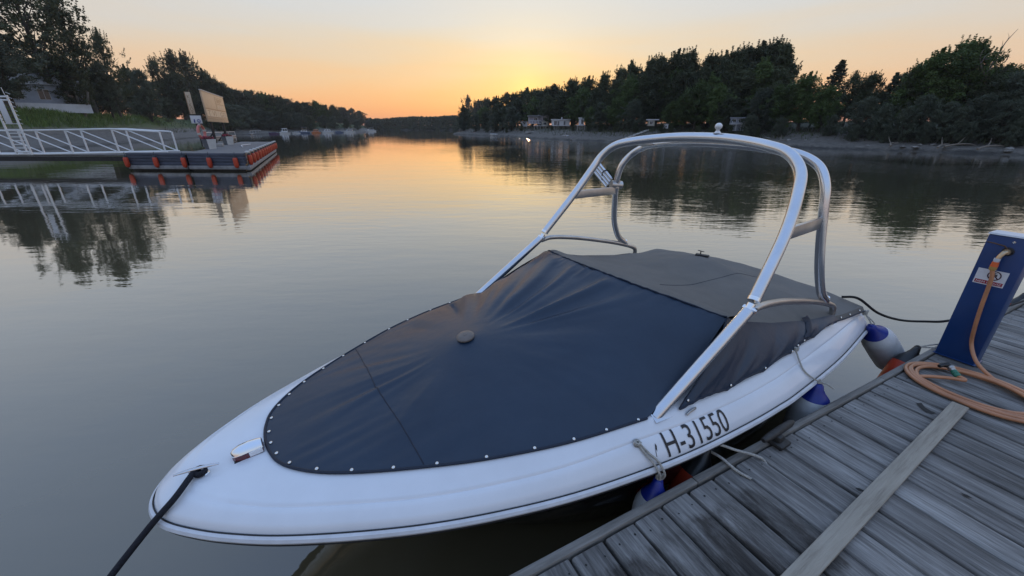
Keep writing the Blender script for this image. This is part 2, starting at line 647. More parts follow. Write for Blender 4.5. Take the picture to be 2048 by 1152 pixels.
    def build(self, name, mats, parent=None, angle=40):
        if isinstance(mats, str):
            mats = [mats]
        return link(name, self.mesh(name, mats, angle), parent)


def link(name, data, parent=None, loc=None):
    o = bpy.data.objects.new(name, data)
    COL.objects.link(o)
    if parent:
        o.parent = parent
    if loc is not None:
        o.location = loc
    return o


def tag(o, label=None, cat=None, group=None, kind=None):
    if label:
        o['label'] = label
    if cat:
        o['category'] = cat
    if group:
        o['group'] = group
    if kind:
        o['kind'] = kind
    return o


def thing(name, loc, label, cat, group=None, rz=0.0):
    o = link(name, None)
    o.location = loc
    o.rotation_euler = (0, 0, rz)
    return tag(o, label, cat, group)


def catmull(pts, k=8):
    pts = [Vector(p) for p in pts]
    out = []
    for i in range(len(pts) - 1):
        p0 = pts[i - 1] if i else pts[0] * 2 - pts[1]
        p1, p2 = pts[i], pts[i + 1]
        p3 = pts[i + 2] if i + 2 < len(pts) else pts[-1] * 2 - pts[-2]
        for j in range(k):
            t = j / k
            out.append(.5 * ((2 * p1) + (p2 - p0) * t + (2 * p0 - 5 * p1 + 4 * p2 - p3) * t * t + (3 * p1 - p0 - 3 * p2 + p3) * t ** 3))
    out.append(pts[-1])
    return out


def lerp(a, b, t):
    return a + (b - a) * t


def interp(x, tab):
    if x <= tab[0][0]:
        return tab[0][1]
    for (a, fa), (b, fb) in zip(tab, tab[1:]):
        if x <= b:
            return fa + (fb - fa) * (x - a) / (b - a)
    return tab[-1][1]


def sm(t):
    t = max(0.0, min(1.0, t))
    return t * t * (3 - 2 * t)


def text_mesh(s, size=1.0, extrude=0.0):
    """flat lettering as vertices and faces, baseline at the origin"""
    cu = bpy.data.curves.new('lettering', 'FONT')
    cu.body = s
    cu.size = size
    cu.resolution_u = 3
    cu.extrude = extrude
    o = bpy.data.objects.new('lettering_source', cu)
    COL.objects.link(o)
    dg = bpy.context.evaluated_depsgraph_get()
    me = bpy.data.meshes.new_from_object(o.evaluated_get(dg))
    vs = [v.co.copy() for v in me.vertices]
    fs = [tuple(p.vertices) for p in me.polygons]
    bpy.data.objects.remove(o)
    bpy.data.curves.remove(cu)
    bpy.data.meshes.remove(me)
    return vs, fs

M['board_cap'] = mat('support_cap', (.15, .125, .11), .45, var=.15, scale=30)
M['dull_steel'] = mat('dull_steel', (.55, .53, .51), .34, 1.0, var=.12, scale=8, bump=.06, bscale=90)

# ------------------------------------------------------------------ water
def water_mat():
    m, n, l, b = new_mat('river_water')
    b.inputs['Base Color'].default_value = (.105, .088, .052, 1)
    b.inputs['Roughness'].default_value = .02
    b.inputs['IOR'].default_value = 1.5
    b.inputs['Coat Weight'].default_value = 1.0
    b.inputs['Coat IOR'].default_value = 1.8
    b.inputs['Coat Roughness'].default_value = .03
    tc = n.new('ShaderNodeTexCoord')

    def nz(scale, st, detail, rot=0.0, rough=.5):
        mp = n.new('ShaderNodeMapping')
        mp.inputs['Scale'].default_value = st
        mp.inputs['Rotation'].default_value = (0, 0, rot)
        l.new(tc.outputs['Object'], mp.inputs[0])
        t = n.new('ShaderNodeTexNoise')
        t.inputs['Scale'].default_value = scale
        t.inputs['Detail'].default_value = detail
        t.inputs['Roughness'].default_value = rough
        l.new(mp.outputs[0], t.inputs['Vector'])
        return t.outputs[0]

    def mth(op, a, bb, cl=False):
        k = n.new('ShaderNodeMath')
        k.operation = op
        k.use_clamp = cl
        for i, q in enumerate((a, bb)):
            if isinstance(q, (int, float)):
                k.inputs[i].default_value = q
            else:
                l.new(q, k.inputs[i])
        return k.outputs[0]
    swell = nz(.55, (.55, 1.2, 1), 2, math.radians(12))
    ripple = nz(3.2, (.45, 1.3, 1), 3, math.radians(-14))
    fine = nz(9.0, (.5, 1.2, 1), 2, math.radians(6))
    patch = nz(.045, (1, .55, 1), 3, math.radians(20))
    pm = n.new('ShaderNodeMapRange')
    pm.inputs['From Min'].default_value = .45
    pm.inputs['From Max'].default_value = .56
    pm.inputs['To Min'].default_value = .9
    pm.inputs['To Max'].default_value = 3.4
    l.new(patch, pm.inputs[0])
    # a breeze lane ruffles the water along the right bank; the inner side and the lee of the boat stay calm
    sx = n.new('ShaderNodeSeparateXYZ')
    l.new(tc.outputs['Object'], sx.inputs[0])
    lane = n.new('ShaderNodeMapRange')
    lane.inputs['From Min'].default_value = -9
    lane.inputs['From Max'].default_value = 3
    lane.inputs['To Min'].default_value = .16
    lane.inputs['To Max'].default_value = 1.0
    l.new(sx.outputs[0], lane.inputs[0])
    lee = n.new('ShaderNodeMapRange')
    lee.inputs['From Min'].default_value = 4
    lee.inputs['From Max'].default_value = 11
    lee.inputs['To Min'].default_value = .35
    lee.inputs['To Max'].default_value = 1.0
    l.new(sx.outputs[1], lee.inputs[0])
    ruffle = mth('MULTIPLY', pm.outputs[0], mth('MULTIPLY', lane.outputs[0], lee.outputs[0]))
    hgt = mth('ADD', mth('MULTIPLY', swell, .012),
              mth('MULTIPLY', mth('ADD', mth('MULTIPLY', ripple, .0062), mth('MULTIPLY', fine, .0014)), ruffle))
    bp = n.new('ShaderNodeBump')
    bp.inputs['Strength'].default_value = 1.0
    bp.inputs['Distance'].default_value = WAVE
    l.new(hgt, bp.inputs['Height'])
    l.new(bp.outputs[0], b.inputs['Normal'])
    l.new(bp.outputs[0], b.inputs['Coat Normal'])
    return m


WAVE = 1.0
M['water'] = water_mat()
mb = MB()
xs = [-3000, -300, -60, 0, 60, 300, 3000]
ys = [-600, -60, 0, 60, 300, 900, 4000]
mb.grid([[(x, y, 0) for x in xs] for y in ys])
tag(mb.build('river_water', 'water'), kind='structure')


# ------------------------------------------------------------------ banks
def ground_mat(name, c_low, c_mid, c_high, z1, z2, patchy):
    m, n, l, b = new_mat(name)
    geo = n.new('ShaderNodeNewGeometry')
    sep = n.new('ShaderNodeSeparateXYZ')
    l.new(geo.outputs['Position'], sep.inputs[0])
    nz = n.new('ShaderNodeTexNoise')
    nz.inputs['Scale'].default_value = .35
    nz.inputs['Detail'].default_value = 9
    nz.inputs['Roughness'].default_value = .68
    l.new(geo.outputs['Position'], nz.inputs['Vector'])
    a = n.new('ShaderNodeMath')
    a.operation = 'MULTIPLY_ADD'
    a.inputs[1].default_value = patchy
    l.new(nz.outputs[0], a.inputs[0])
    l.new(sep.outputs[2], a.inputs[2])
    a2 = n.new('ShaderNodeMath')
    a2.operation = 'SUBTRACT'
    a2.inputs[1].default_value = patchy * .5
    l.new(a.outputs[0], a2.inputs[0])
    mr = n.new('ShaderNodeMapRange')
    mr.inputs['From Min'].default_value = 0
    mr.inputs['From Max'].default_value = z2
    l.new(a2.outputs[0], mr.inputs[0])
    rp = n.new('ShaderNodeValToRGB')
    el = rp.color_ramp.elements
    el[0].position, el[0].color = .02, (*c_low, 1)
    el[1].position, el[1].color = 1.0, (*c_high, 1)
    e = el.new(.12)
    e.color = (*c_mid, 1)
    e = el.new(z1 / z2)
    e.color = (*c_mid, 1)
    l.new(mr.outputs[0], rp.inputs[0])
    n2 = n.new('ShaderNodeTexNoise')
    n2.inputs['Scale'].default_value = 1.7
    n2.inputs['Detail'].default_value = 8
    n2.inputs['Roughness'].default_value = .7
    l.new(geo.outputs['Position'], n2.inputs['Vector'])
    mr3 = n.new('ShaderNodeMapRange')
    mr3.inputs['From Min'].default_value = .3
    mr3.inputs['From Max'].default_value = .7
    mr3.inputs['To Min'].default_value = .55
    mr3.inputs['To Max'].default_value = 1.4
    l.new(n2.outputs[0], mr3.inputs[0])
    vm = n.new('ShaderNodeVectorMath')
    vm.operation = 'SCALE'
    l.new(rp.outputs[0], vm.inputs[0])
    l.new(mr3.outputs[0], vm.inputs['Scale'])
    l.new(vm.outputs[0], b.inputs['Base Color'])
    b.inputs['Roughness'].default_value = .85
    bp = n.new('ShaderNodeBump')
    bp.inputs['Strength'].default_value = .8
    bp.inputs['Distance'].default_value = .25
    l.new(n2.outputs[0], bp.inputs['Height'])
    l.new(bp.outputs[0], b.inputs['Normal'])
    return m


M['bank_right'] = ground_mat('bank_right', (.035, .032, .028), (.115, .104, .090), (.040, .044, .022), 1.4, 2.4, 1.6)
M['bank_left'] = ground_mat('bank_left', (.045, .042, .037), (.125, .117, .105), (.060, .085, .026), 1.8, 2.6, .9)


def resample(pts, step):
    out = [Vector(pts[0])]
    for a, b in zip(pts, pts[1:]):
        a, b = Vector(a), Vector(b)
        k = max(1, int((b - a).length / step))
        out += [a.lerp(b, (i + 1) / k) for i in range(k)]
    return out


def noise2(x, y, s=0):
    return (math.sin(x * 1.3 + s) * math.cos(y * 1.7 - s * 2) + .6 * math.sin(x * 2.9 - y * 2.1 + s * 3) + .35 * math.sin(x * 5.3 + y * 6.1 + s)) / 1.95


def bank(name, line, inland, prof, matname, seed):
    """ground sheet: a waterline pushed inland along `inland`, height given by prof [(distance, z)]"""
    pts = resample(line, 5)
    rows = []
    for p in pts:
        row = []
        wob = 1.1 * noise2(p.x * .13, p.y * .13, seed)
        for d, z in prof:
            q = p + inland(p) * (d + (wob if d < 60 else 0))
            z2 = z + (noise2(q.x * .22, q.y * .22, seed + 1) * .22 * min(1, max(0, d) / 4)) + noise2(q.x * .9, q.y * .9, seed) * .07 * (0 < d < 40)
            row.append((q.x, q.y, z2))
        rows.append(row)
    return tag(MB().grid(rows).build(name, matname, angle=60), kind='structure')


# waterlines read off the photograph (pixel -> water level)
RIGHT_LINE = [Vector((60, -40, 0)), Vector((54, 15, 0))] + [atz(u, v, 0) for u, v in
              [(2048, 311), (1850, 304), (1640, 297), (1450, 290), (1250, 284), (1100, 279), (1000, 272.5), (905, 268.3)]] + [Vector((-29, 240, 0)), Vector((-38, 320, 0)), Vector((-50, 430, 0))]
LEFT_LINE = [Vector((-36, -40, 0)), Vector((-38, 10, 0)), Vector((-43, 28, 0))] + [atz(u, v, 0) for u, v in
             [(40, 304), (165, 294), (300, 284), (390, 276), (470, 270), (560, 267.3), (650, 265.8), (740, 264.5)]] + [Vector((-115, 330, 0)), Vector((-135, 430, 0))]
RIN = Vector((.80, .60, 0)).normalized()
LIN = Vector((-.86, .51, 0)).normalized()
PROF_R = [(-6, -1.2), (-1, -.25), (0, -.02), (.5, .10), (1.0, .42), (2.5, .55), (4.0, .85), (6, 1.45), (8, 1.75), (11, 2.1), (15, 2.5), (22, 3.0), (34, 3.3), (60, 3.6), (150, 4), (600, 5), (2500, 6)]
PROF_L = [(-6, -1.2), (-1, -.25), (0, -.02), (1, .10), (3, .35), (6, .75), (9, 1.15), (12, 1.65), (14, 2.3), (16, 3.1), (19, 4.1), (23, 4.8), (30, 5.2), (60, 5.4), (150, 5.6), (600, 6), (2500, 7)]
bank('right_bank', RIGHT_LINE, lambda p: RIN, PROF_R, 'bank_right', 1.0)
bank('left_bank', LEFT_LINE, lambda p: LIN, PROF_L, 'bank_left', 4.0)
bank('far_bank', [Vector((-420, 470, 0)), Vector((-200, 455, 0)), Vector((-60, 440, 0)), Vector((60, 430, 0))], lambda p: Vector((0, 1, 0)),
     [(-6, -1.2), (0, 0), (3, 1.0), (12, 2.2), (60, 3.5), (400, 5), (2500, 6)], 'bank_right', 9.0)


def prof_z(prof, d):
    return interp(d, prof)


def line_at(line, u):
    """point of a waterline seen in photo column u"""
    t = None
    dx = (u - CX) / F
    best = None
    for p in resample(line, 1.0):
        if p.y < 1:
            continue
        c = p.y * math.cos(PITCH) + H * math.sin(PITCH)
        e = abs(p.x / c - dx)
        if best is None or e < best[0]:
            best = (e, p)
    return best[1]


def on_bank(side, u, back):
    """ground point in photo column u, standing `back` metres inland of the waterline (solved along the column's sight line)"""
    line, inl, prof = (RIGHT_LINE, RIN, PROF_R) if side == 'r' else (LEFT_LINE, LIN, PROF_L)
    dx = (u - CX) / F
    best = None
    for p in resample(line, 1.0):
        q = p + inl * back
        if q.y < 1:
            continue
        c = q.y * math.cos(PITCH) + H * math.sin(PITCH) - prof_z(prof, back) * math.sin(PITCH)
        e = abs(q.x / c - dx)
        if best is None or e < best[0]:
            best = (e, q)
    q = best[1].copy()
    q.z = prof_z(prof, back) - .12
    return q

# ------------------------------------------------------------------ jetty in the foreground
dock = thing('wooden_jetty', DK(0, 0, 0), 'weathered grey plank jetty along the starboard side of the motorboat', 'jetty', rz=DOCK_A)
# jetty frame: x along the edge, y = -g, z up
PITCH_W, GAP, TH, PLEN = .187, .017, .040, 2.75


def plank_mesh(i):
    b = MB()
    w = PITCH_W - GAP
    rr = random.Random(100 + i)
    n = 10
    # along y (length), cross-section with rounded arrises and a slight cup
    prof = [(-w / 2, -TH), (-w / 2, -.008), (-w / 2 + .003, -.003), (-w / 2 + .009, 0), (-w / 6, .0012), (w / 6, .001), (w / 2 - .009, 0), (w / 2 - .003, -.003), (w / 2, -.008), (w / 2, -TH)]
    rows = []
    for k in range(n + 1):
        y = -PLEN * k / n
        dx = rr.uniform(-.0015, .0015)
        dz = rr.uniform(-.0012, .0012)
        rows.append([(y, x + dx, z + dz) for x, z in prof])
    b.grid(rows)
    b.add(rows[0], [tuple(range(len(prof)))])
    b.add(rows[-1], [tuple(reversed(range(len(prof))))])
    for sy in (-.055, -.10, -1.30, -1.34, -2.62):
        for sx in (-w * .28, w * .28):
            cx, cy = sx + rr.uniform(-.006, .006), sy + rr.uniform(-.012, .012)
            rad = rr.choice((.0042, .005, .0058)) if sy in (-.055, -1.30, -2.62) else 0
            if rad:
                b.add([(cy + rad * math.cos(a * math.pi / 4), cx + rad * math.sin(a * math.pi / 4), .0026) for a in range(8)], [tuple(range(8))], 1)
    return b.mesh('plank', ['dock_wood', 'screw'], 50)


PM = [plank_mesh(i) for i in range(6)]
E_FIRST, E_LAST = -9, 46
for i in range(E_FIRST, E_LAST):
    o = link('plank', PM[(i * 5 + 3) % 6], dock)
    o.location = ((i - .5) * PITCH_W + R.uniform(-.002, .002), -.026 - R.uniform(0, .008), DOCK_Z - .004 + R.uniform(-.0022, .0022))
    o.rotation_euler = (R.uniform(-.004, .004), R.uniform(-.0012, .0012), math.pi / 2 + R.uniform(-.0022, .0022))

# edge strip in lengths, with a butt joint near the camera
cuts = [E_FIRST * PITCH_W - .1, 1.02, 3.05, 5.2, E_LAST * PITCH_W]
for a, bb in zip(cuts, cuts[1:]):
    b = MB()
    b.box(((a + bb) / 2, .004, -.045), (bb - a - .004, .042, .105), bev=.006)
    o = b.build('edge_board', 'edge_wood', dock)
    o.location = (0, 0, DOCK_Z + R.uniform(-.001, .001))
for k, yy in enumerate((-.12, -1.33, -2.62)):
    b = MB()
    b.box(((cuts[0] + cuts[-1]) / 2, yy, DOCK_Z - TH - .085), (cuts[-1] - cuts[0], .07, .14))
    b.build('beam', 'frame_wood', dock)
for ex in (-1.2, 1.2, 3.4, 5.6, 7.8):
    b = MB()
    b.tube([(ex, -1.33, DOCK_Z - TH - .15), (ex, -1.33, -1.5)], .11, 14)
    b.build('pile', 'frame_wood', dock)
    b = MB()
    b.box((ex + .5, -1.35, .05), (1.0, 2.2, .36), bev=.03)
    b.build('float', 'black_rubber', dock)

# long splits and knot holes worn into some boards
for pix in ([(1832, 806), (1843, 806), (1850, 815), (1862, 822), (1872, 826), (1866, 828), (1852, 824), (1843, 818)], [(1710, 976), (1718, 976), (1731, 983), (1726, 984), (1716, 981)],
            [(1818, 740), (1824, 740), (1826, 743), (1820, 744)], [(1826, 903), (1836, 907), (1845, 912), (1836, 910)], [(1920, 985), (1934, 990), (1946, 997), (1932, 994)]):
    vs_ = [Vector(dock_eg(atz(u, v, DOCK_Z))).to_3d() for u, v in pix]
    MB().add([(q_.x, -q_.y, DOCK_Z + .0012) for q_ in vs_], [tuple(range(len(vs_)))]).build('split', 'screw', dock, 0)

# mooring cleat on the edge strip: dark bar lying over a short block
ce, cg = dock_eg(atz(1556, 872, DOCK_Z + .03))
cl = thing('dock_cleat', DK(ce, cg - .005, DOCK_Z + .008), 'dark metal mooring cleat on the jetty edge near the boat lettering', 'cleat', rz=DOCK_A + math.radians(3))
b = MB()
b.box((-.035, -.025, .012), (.10, .10, .024), bev=.006)
b.box((-.035, -.02, .035), (.055, .05, .05), bev=.012)
b.build('base', 'tarnish', cl)
b = MB()
b.tube([(-.165, 0, .060), (-.12, -.004, .066), (0, -.004, .068), (.11, -.004, .066), (.155, 0, .060)], [.014, .021, .023, .021, .013], 10)
b.build('bar', 'tarnish', cl)

# loose board lying across the planks
p1 = (atz(1905, 808, DOCK_Z) + atz(1932, 822, DOCK_Z)) / 2
p2 = (atz(1572, 1152, DOCK_Z) + atz(1632, 1152, DOCK_Z)) / 2
ld = (p2 - p1).normalized()
b = MB()
b.box((.85, 0, .011), (1.70 + .9, .082, .020), bev=.003)
lb = b.build('loose_board', 'loose_wood')
lb.location = (*(p1 + ld * .45)[:2], DOCK_Z + .0045)
lb.rotation_euler = (0, 0, math.atan2(ld.y, ld.x))
tag(lb, 'pale bare board lying loose across the grey jetty planks', 'board')

# ------------------------------------------------------------------ blue service post
pb = atz(1868, 705, DOCK_Z)
pe, pg = dock_eg(pb)
PWID, PDEP, PHT = .232, .15, 1.02
post = thing('service_post', DK(pe, pg + PWID / 2, DOCK_Z + .002), 'blue metal water supply post standing on the jetty edge', 'water post', rz=DOCK_A)
# local: -x faces along the edge to the camera side, y = -g
b = MB()
b.box((PDEP / 2, 0, PHT / 2), (PDEP, PWID, PHT), bev=.010)
b.build('body', 'post_blue', post)
b = MB()
b.add([(-.006, -PWID / 2 - .006, PHT + .001), (PDEP + .006, -PWID / 2 - .006, PHT + .001), (PDEP + .006, PWID / 2 + .006, PHT + .001), (-.006, PWID / 2 + .006, PHT + .001),
       (0, -PWID / 2, PHT + .012), (PDEP, -PWID / 2, PHT + .012), (PDEP, PWID / 2, PHT + .012), (0, PWID / 2, PHT + .012)],
      [(0, 1, 2, 3), (4, 5, 6, 7), (0, 1, 5, 4), (1, 2, 6, 5), (2, 3, 7, 6), (3, 0, 4, 7)])
b.build('top_cap', 'pale_cap', post)
b = MB()
b.box((PDEP / 2, 0, .004), (PDEP + .02, PWID + .02, .006), bev=.002)
b.build('base_plate', 'post_blue', post)
b = MB()
b.lathe([(0, 0), (.009, 0), (.010, .002), (.008, .005), (0, .006)], 12, mtx=Matrix.Translation((0, -.02, PHT - .035)) @ Matrix.Rotation(-math.pi / 2, 4, 'Y'))
b.build('bolt', 'chrome', post)
# warning sticker: facing -x; u to the viewer's right is -y here (viewer looks along +x)
ST_Z, ST_W, ST_H = PHT - .315, .158, .118
stk = MB().box((-.0012, .010, ST_Z), (.002, ST_W, ST_H)).build('warning_sticker', 'sticker_white', post)


def face(u, w, d):     # sticker plane -> post frame
    return (-.0024 - d, .010 - u, ST_Z + w)


b = MB()
ring = []
for rr_ in (.036, .029):
    ring.append([face(.014 + rr_ * math.cos(a * math.pi / 16), .019 + rr_ * math.sin(a * math.pi / 16), .0006) for a in range(32)])
b.grid(ring, closed=True)
for (x0, y0, x1, y1, w) in [(-.010, .044, .038, -.004, .0035)]:
    dx, dy = x1 - x0, y1 - y0
    L_ = math.hypot(dx, dy)
    nx, ny = -dy / L_ * w, dx / L_ * w
    b.add([face(x0 + nx, y0 + ny, .001), face(x1 + nx, y1 + ny, .001), face(x1 - nx, y1 - ny, .001), face(x0 - nx, y0 - ny, .001)], [(0, 1, 2, 3)])
b.build('prohibition_ring', 'sticker_dark', stk, 0)
b = MB()
for (x0, y0, x1, y1) in [(-.006, .020, .022, .027), (.010, .027, .016, .036), (.002, .036, .024, .040), (-.010, .012, -.003, .024), (.022, .016, .028, .030), (-.011, -.003, -.002, .006)]:
    b.add([face(x0, y0, .0008), face(x1, y0, .0008), face(x1, y1, .0008), face(x0, y1, .0008)], [(0, 1, 2, 3)])
b.build('tap_symbol', 'lettering', stk, 0)
b = MB()
b.add([face(-.072, -.052, .0006), face(.072, -.052, .0006), face(.072, -.026, .0006), face(-.072, -.026, .0006)], [(0, 1, 2, 3)])
b.build('red_band', 'sticker_red', stk, 0)
vs, fs = text_mesh('NEM IVÓVÍZ', .0235)
wtx = max(v.x for v in vs)
b = MB()
b.add([face((v.x / wtx - .5) * .132, -.0475 + v.y * .95, .0012) for v in vs], fs)
b.build('warning_lettering', 'sticker_white', stk, 0)
# tap
TZ = PHT - .105
tap = MB().tube([(.0, -.012, TZ), (-.035, -.012, TZ)], .020, 14).tube([(-.020, -.012, TZ), (-.040, -.004, TZ - .005), (-.052, .004, TZ - .030), (-.054, .008, TZ - .055)], [.017, .016, .014, .014], 12).build('tap', 'brass', post)
MB().lathe([(0, 0), (.030, 0), (.032, .004), (.022, .007), (0, .007)], 16, mtx=Matrix.Translation((0, -.012, TZ)) @ Matrix.Rotation(-math.pi / 2, 4, 'Y')).build('flange', 'dark_steel', tap)
MB().tube([(-.028, -.012, TZ + .016), (-.034, .008, TZ + .040), (-.040, .060, TZ + .050), (-.042, .098, TZ + .053)], [.006, .0055, .005, .004], 8).build('lever', 'rust', tap)
hx = (-.055, .010)
MB().lathe([(0, TZ - .050), (.017, TZ - .050), (.017, TZ - .070), (.0145, TZ - .072), (.0145, TZ - .078), (0, TZ - .078)], 14, mtx=Matrix.Translation((hx[0], hx[1], 0))).build('threaded_collar', 'pale_cap', tap)
MB().lathe([(0, TZ - .076), (.018, TZ - .077), (.021, TZ - .112), (.0, TZ - .113)], 14, mtx=Matrix.Translation((hx[0], hx[1], 0))).build('quick_coupling', 'tap_orange', tap)
MB().lathe([(0, TZ - .110), (.019, TZ - .113), (.021, TZ - .128), (.016, TZ - .142), (0, TZ - .142)], 14, mtx=Matrix.Translation((hx[0], hx[1], 0))).build('coupling_nut', 'yellow_brown', tap)

# ------------------------------------------------------------------ garden hose: from the tap, down to a coil on the planks
PW = post.matrix_basis.copy()
PW = Matrix.Translation(post.location) @ Matrix.Rotation(DOCK_A, 4, 'Z')
hstart = PW @ Vector((hx[0], hx[1], TZ - .135))
HR = .0128
cc = (atz(1840, 748, .57) + atz(2075, 815, .57)) / 2
cc.z = 0
# coil axes: long axis along the photo's left-far / right-near diagonal
ca = math.atan2(*(atz(2075, 835, .57) - atz(1842, 745, .57)).yx)
pts = [hstart, hstart + Vector((-.010, -.006, -.12)), hstart + Vector((-.035, -.03, -.35))]
PWI = PW.inverted()


def on_face(u, v, off):     # point on the plane `off` metres in front of the post's printed face
    o_, d_ = PWI @ Vector((0, 0, H)), PWI.to_3x3() @ ray(u, v)
    return PW @ (o_ + d_ * ((-off - o_.x) / d_.x))


pts = [hstart, on_face(1982, 560, .052), on_face(1962, 615, .045), on_face(1948, 660, .040), on_face(1943, 690, .036), atz(1952, 722, .64), atz(1975, 748, .595), atz(2006, 770, DOCK_Z + .018)]


def coil(a, turn):
    k_ = [.30, .0, .62, .18, .85, .45][int(turn) % 6]
    k2 = [.30, .0, .62, .18, .85, .45][(int(turn) + 1) % 6]
    w_ = lerp(k_, k2, sm(turn % 1.0))
    ra = .375 - .105 * w_ + .010 * math.sin(a * 2 + turn)
    rb = .295 - .095 * w_ + .010 * math.cos(a * 3 + turn * 2)
    x, y = ra * math.cos(a), rb * math.sin(a)
    lift = HR + .004 + .006 * turn * (.5 + .5 * math.sin(a + 1)) 
    return cc + Vector((x * math.cos(ca) - y * math.sin(ca), x * math.sin(ca) + y * math.cos(ca), DOCK_Z + lift))


N_T = 4.55
start_a = math.radians(32)
for k in range(int(N_T * 20)):
    a = start_a - k / 20 * 2 * math.pi
    pts.append(coil(a, k / 20))
endp = atz(1914, 752, .60)
last = pts[-1]
pts += [last.lerp(endp, .55) + Vector((.03, -.02, .0)), endp + Vector((.015, -.045, -.006)), endp + Vector((0, 0, .004))]
hose = thing('garden_hose', (cc.x, cc.y, DOCK_Z), 'orange brown garden hose hanging from the tap and coiled on the jetty', 'hose')
hp = [p - hose.location for p in catmull(pts, 5)]
MB().tube(hp, HR, 10).build('hose_line', 'hose', hose)
e0, e1 = Vector(hp[-1]), Vector(hp[-1]) + Vector((.012, .075, .030))
dd = (e1 - e0).normalized()
rm = dd.to_track_quat('Z', 'Y').to_matrix().to_4x4()
mt = Matrix.Translation(e0) @ rm
MB().lathe([(0, -.01), (.017, -.01), (.021, .0), (.021, .010), (.018, .012), (.021, .015), (.021, .026), (.018, .028), (.020, .040), (0, .041)], 14, mtx=mt).build('green_coupling', 'coupling_green', hose)
MB().lathe([(0, .038), (.0175, .038), (.0175, .055), (.021, .058), (.022, .075), (.016, .080), (0, .080)], 14, mtx=mt).build('grey_collar', 'dull_metal', hose)
MB().tube([mt @ Vector((0, 0, .07)), mt @ Vector((.012, 0, .095)), mt @ Vector((.05, 0, .09)), mt @ Vector((.075, 0, .075))], [.018, .022, .017, .012], 10).build('nozzle', 'fender_black', hose)

# short green-grey string of debris: none; fenders tied to the jetty -----------------------------------------------
FPROF = [(0, .02), (.045, .0), (.10, .03), (.122, .09), (.125, .20), (.125, .42), (.118, .47), (.092, .525), (.060, .565), (.040, .60), (.032, .63), (.018, .645), (0, .647)]


def fender(name, label, group, top, axis, length, rad, cols, line, cat='fender', rope='white_rope', cap_at=7, rr=.006):
    """teardrop fender: top eye at `top`, body running along `axis`; `line` = list of rope paths (world)"""
    t = thing(name, top, label, cat, group)
    ax = Vector(axis).normalized()
    rm_ = (-ax).to_track_quat('Z', 'Y').to_matrix().to_4x4()
    s = length / .647
    mt_ = rm_ @ Matrix.Translation((0, 0, -length))
    k = rad / .125
    body = [(r_ * k, z * s) for r_, z in FPROF[:cap_at + 1]]
    cap = [(r_ * k * 1.004, z * s) for r_, z in FPROF[cap_at:]]
    MB().lathe(body, 24, mtx=mt_).build('body', cols[0], t, 60)
    MB().lathe(cap, 24, mtx=mt_).build('end_cap', cols[1], t, 60)
    eye = MB()
    e_ = [mt_ @ Vector((.016 * math.cos(a * math.pi / 6), 0, length - .012 + .020 * math.sin(a * math.pi / 6))) for a in range(13)]
    eye.tube(e_, .009, 8, caps=False)
    eye.build('eye', cols[1], t)
    for ln in line:
        MB().tube([Vector(p) - Vector(top) for p in ln], rr, 8).build('rope', rope, t)
    return t


def knot(p, d, n=3, r=.014):
    """a few turns of rope around point p"""
    out = []
    for k in range(n * 8 + 1):
        a = k / 8 * 2 * math.pi
        out.append(Vector(p) + Vector((r * math.cos(a), r * math.sin(a), 0)) + Vector(d) * (k / 8 * .009))
    return out


# orange and black fenders hung from the jetty
def atg(u, v, g):           # point on the upright plane g metres inland of the jetty edge
    d_ = ray(u, v)
    return Vector((0, 0, H)) + d_ * ((g - (Vector((0, 0, H)) - D0).dot(DG)) / d_.dot(DG))


top = atg(1416, 893, -.12)
e_, g_ = dock_eg(top)
fender('dock_fender', 'orange fender with black cap hung low between hull lettering and jetty', 'orange fenders of the jetty', top, DK(-.40, .03, -1) - DK(0, 0, 0), .62, .10,
       ('fender_orange', 'fender_black'),
       [catmull([top + Vector((0, 0, -.02)), top + Vector((.03, -.03, .045)), DK(e_ + .10, -.02, DOCK_Z + .045), DK(e_ + .21, .06, DOCK_Z + .012), DK(e_ + .235, .10, DOCK_Z - .03)], 6),
        catmull([top + Vector((.01, 0, -.03)), DK(e_ - .0, -.03, DOCK_Z + .022), DK(e_ + .005, .06, DOCK_Z + .012), DK(e_ + .03, .13, DOCK_Z + .006)], 6)], cap_at=6, rr=.0075)
top = atg(1836, 694, -.085)
e_, g_ = dock_eg(top)
fender('dock_fender', 'orange fender with black cap poking over the jetty edge beside the blue post', 'orange fenders of the jetty', top, DK(-.55, -.06, -1.0) - DK(0, 0, 0), .62, .10,
       ('fender_orange', 'fender_black'),
       [catmull([top, DK(e_ + .09, 0, DOCK_Z + .055), DK(e_ + .18, .03, DOCK_Z + .02), DK(e_ + .25, .06, DOCK_Z - .02)], 6),
        catmull([top, DK(e_ + .08, .02, DOCK_Z + .03), DK(e_ + .15, .05, DOCK_Z + .012), DK(e_ + .18, .09, DOCK_Z - .02)], 6)], cap_at=6, rr=.006)
top = atg(2050, 588, -.085)
e_, g_ = dock_eg(top)
fender('dock_fender', 'orange fender with black cap at the far jetty edge, right border of the picture', 'orange fenders of the jetty', top, DK(-.55, -.05, -1.0) - DK(0, 0, 0), .62, .10,
       ('fender_orange', 'fender_black'),
       [catmull([top, DK(e_ + .1, .02, DOCK_Z + .04), DK(e_ + .22, .06, DOCK_Z + .0)], 6)], cap_at=6, rr=.006)

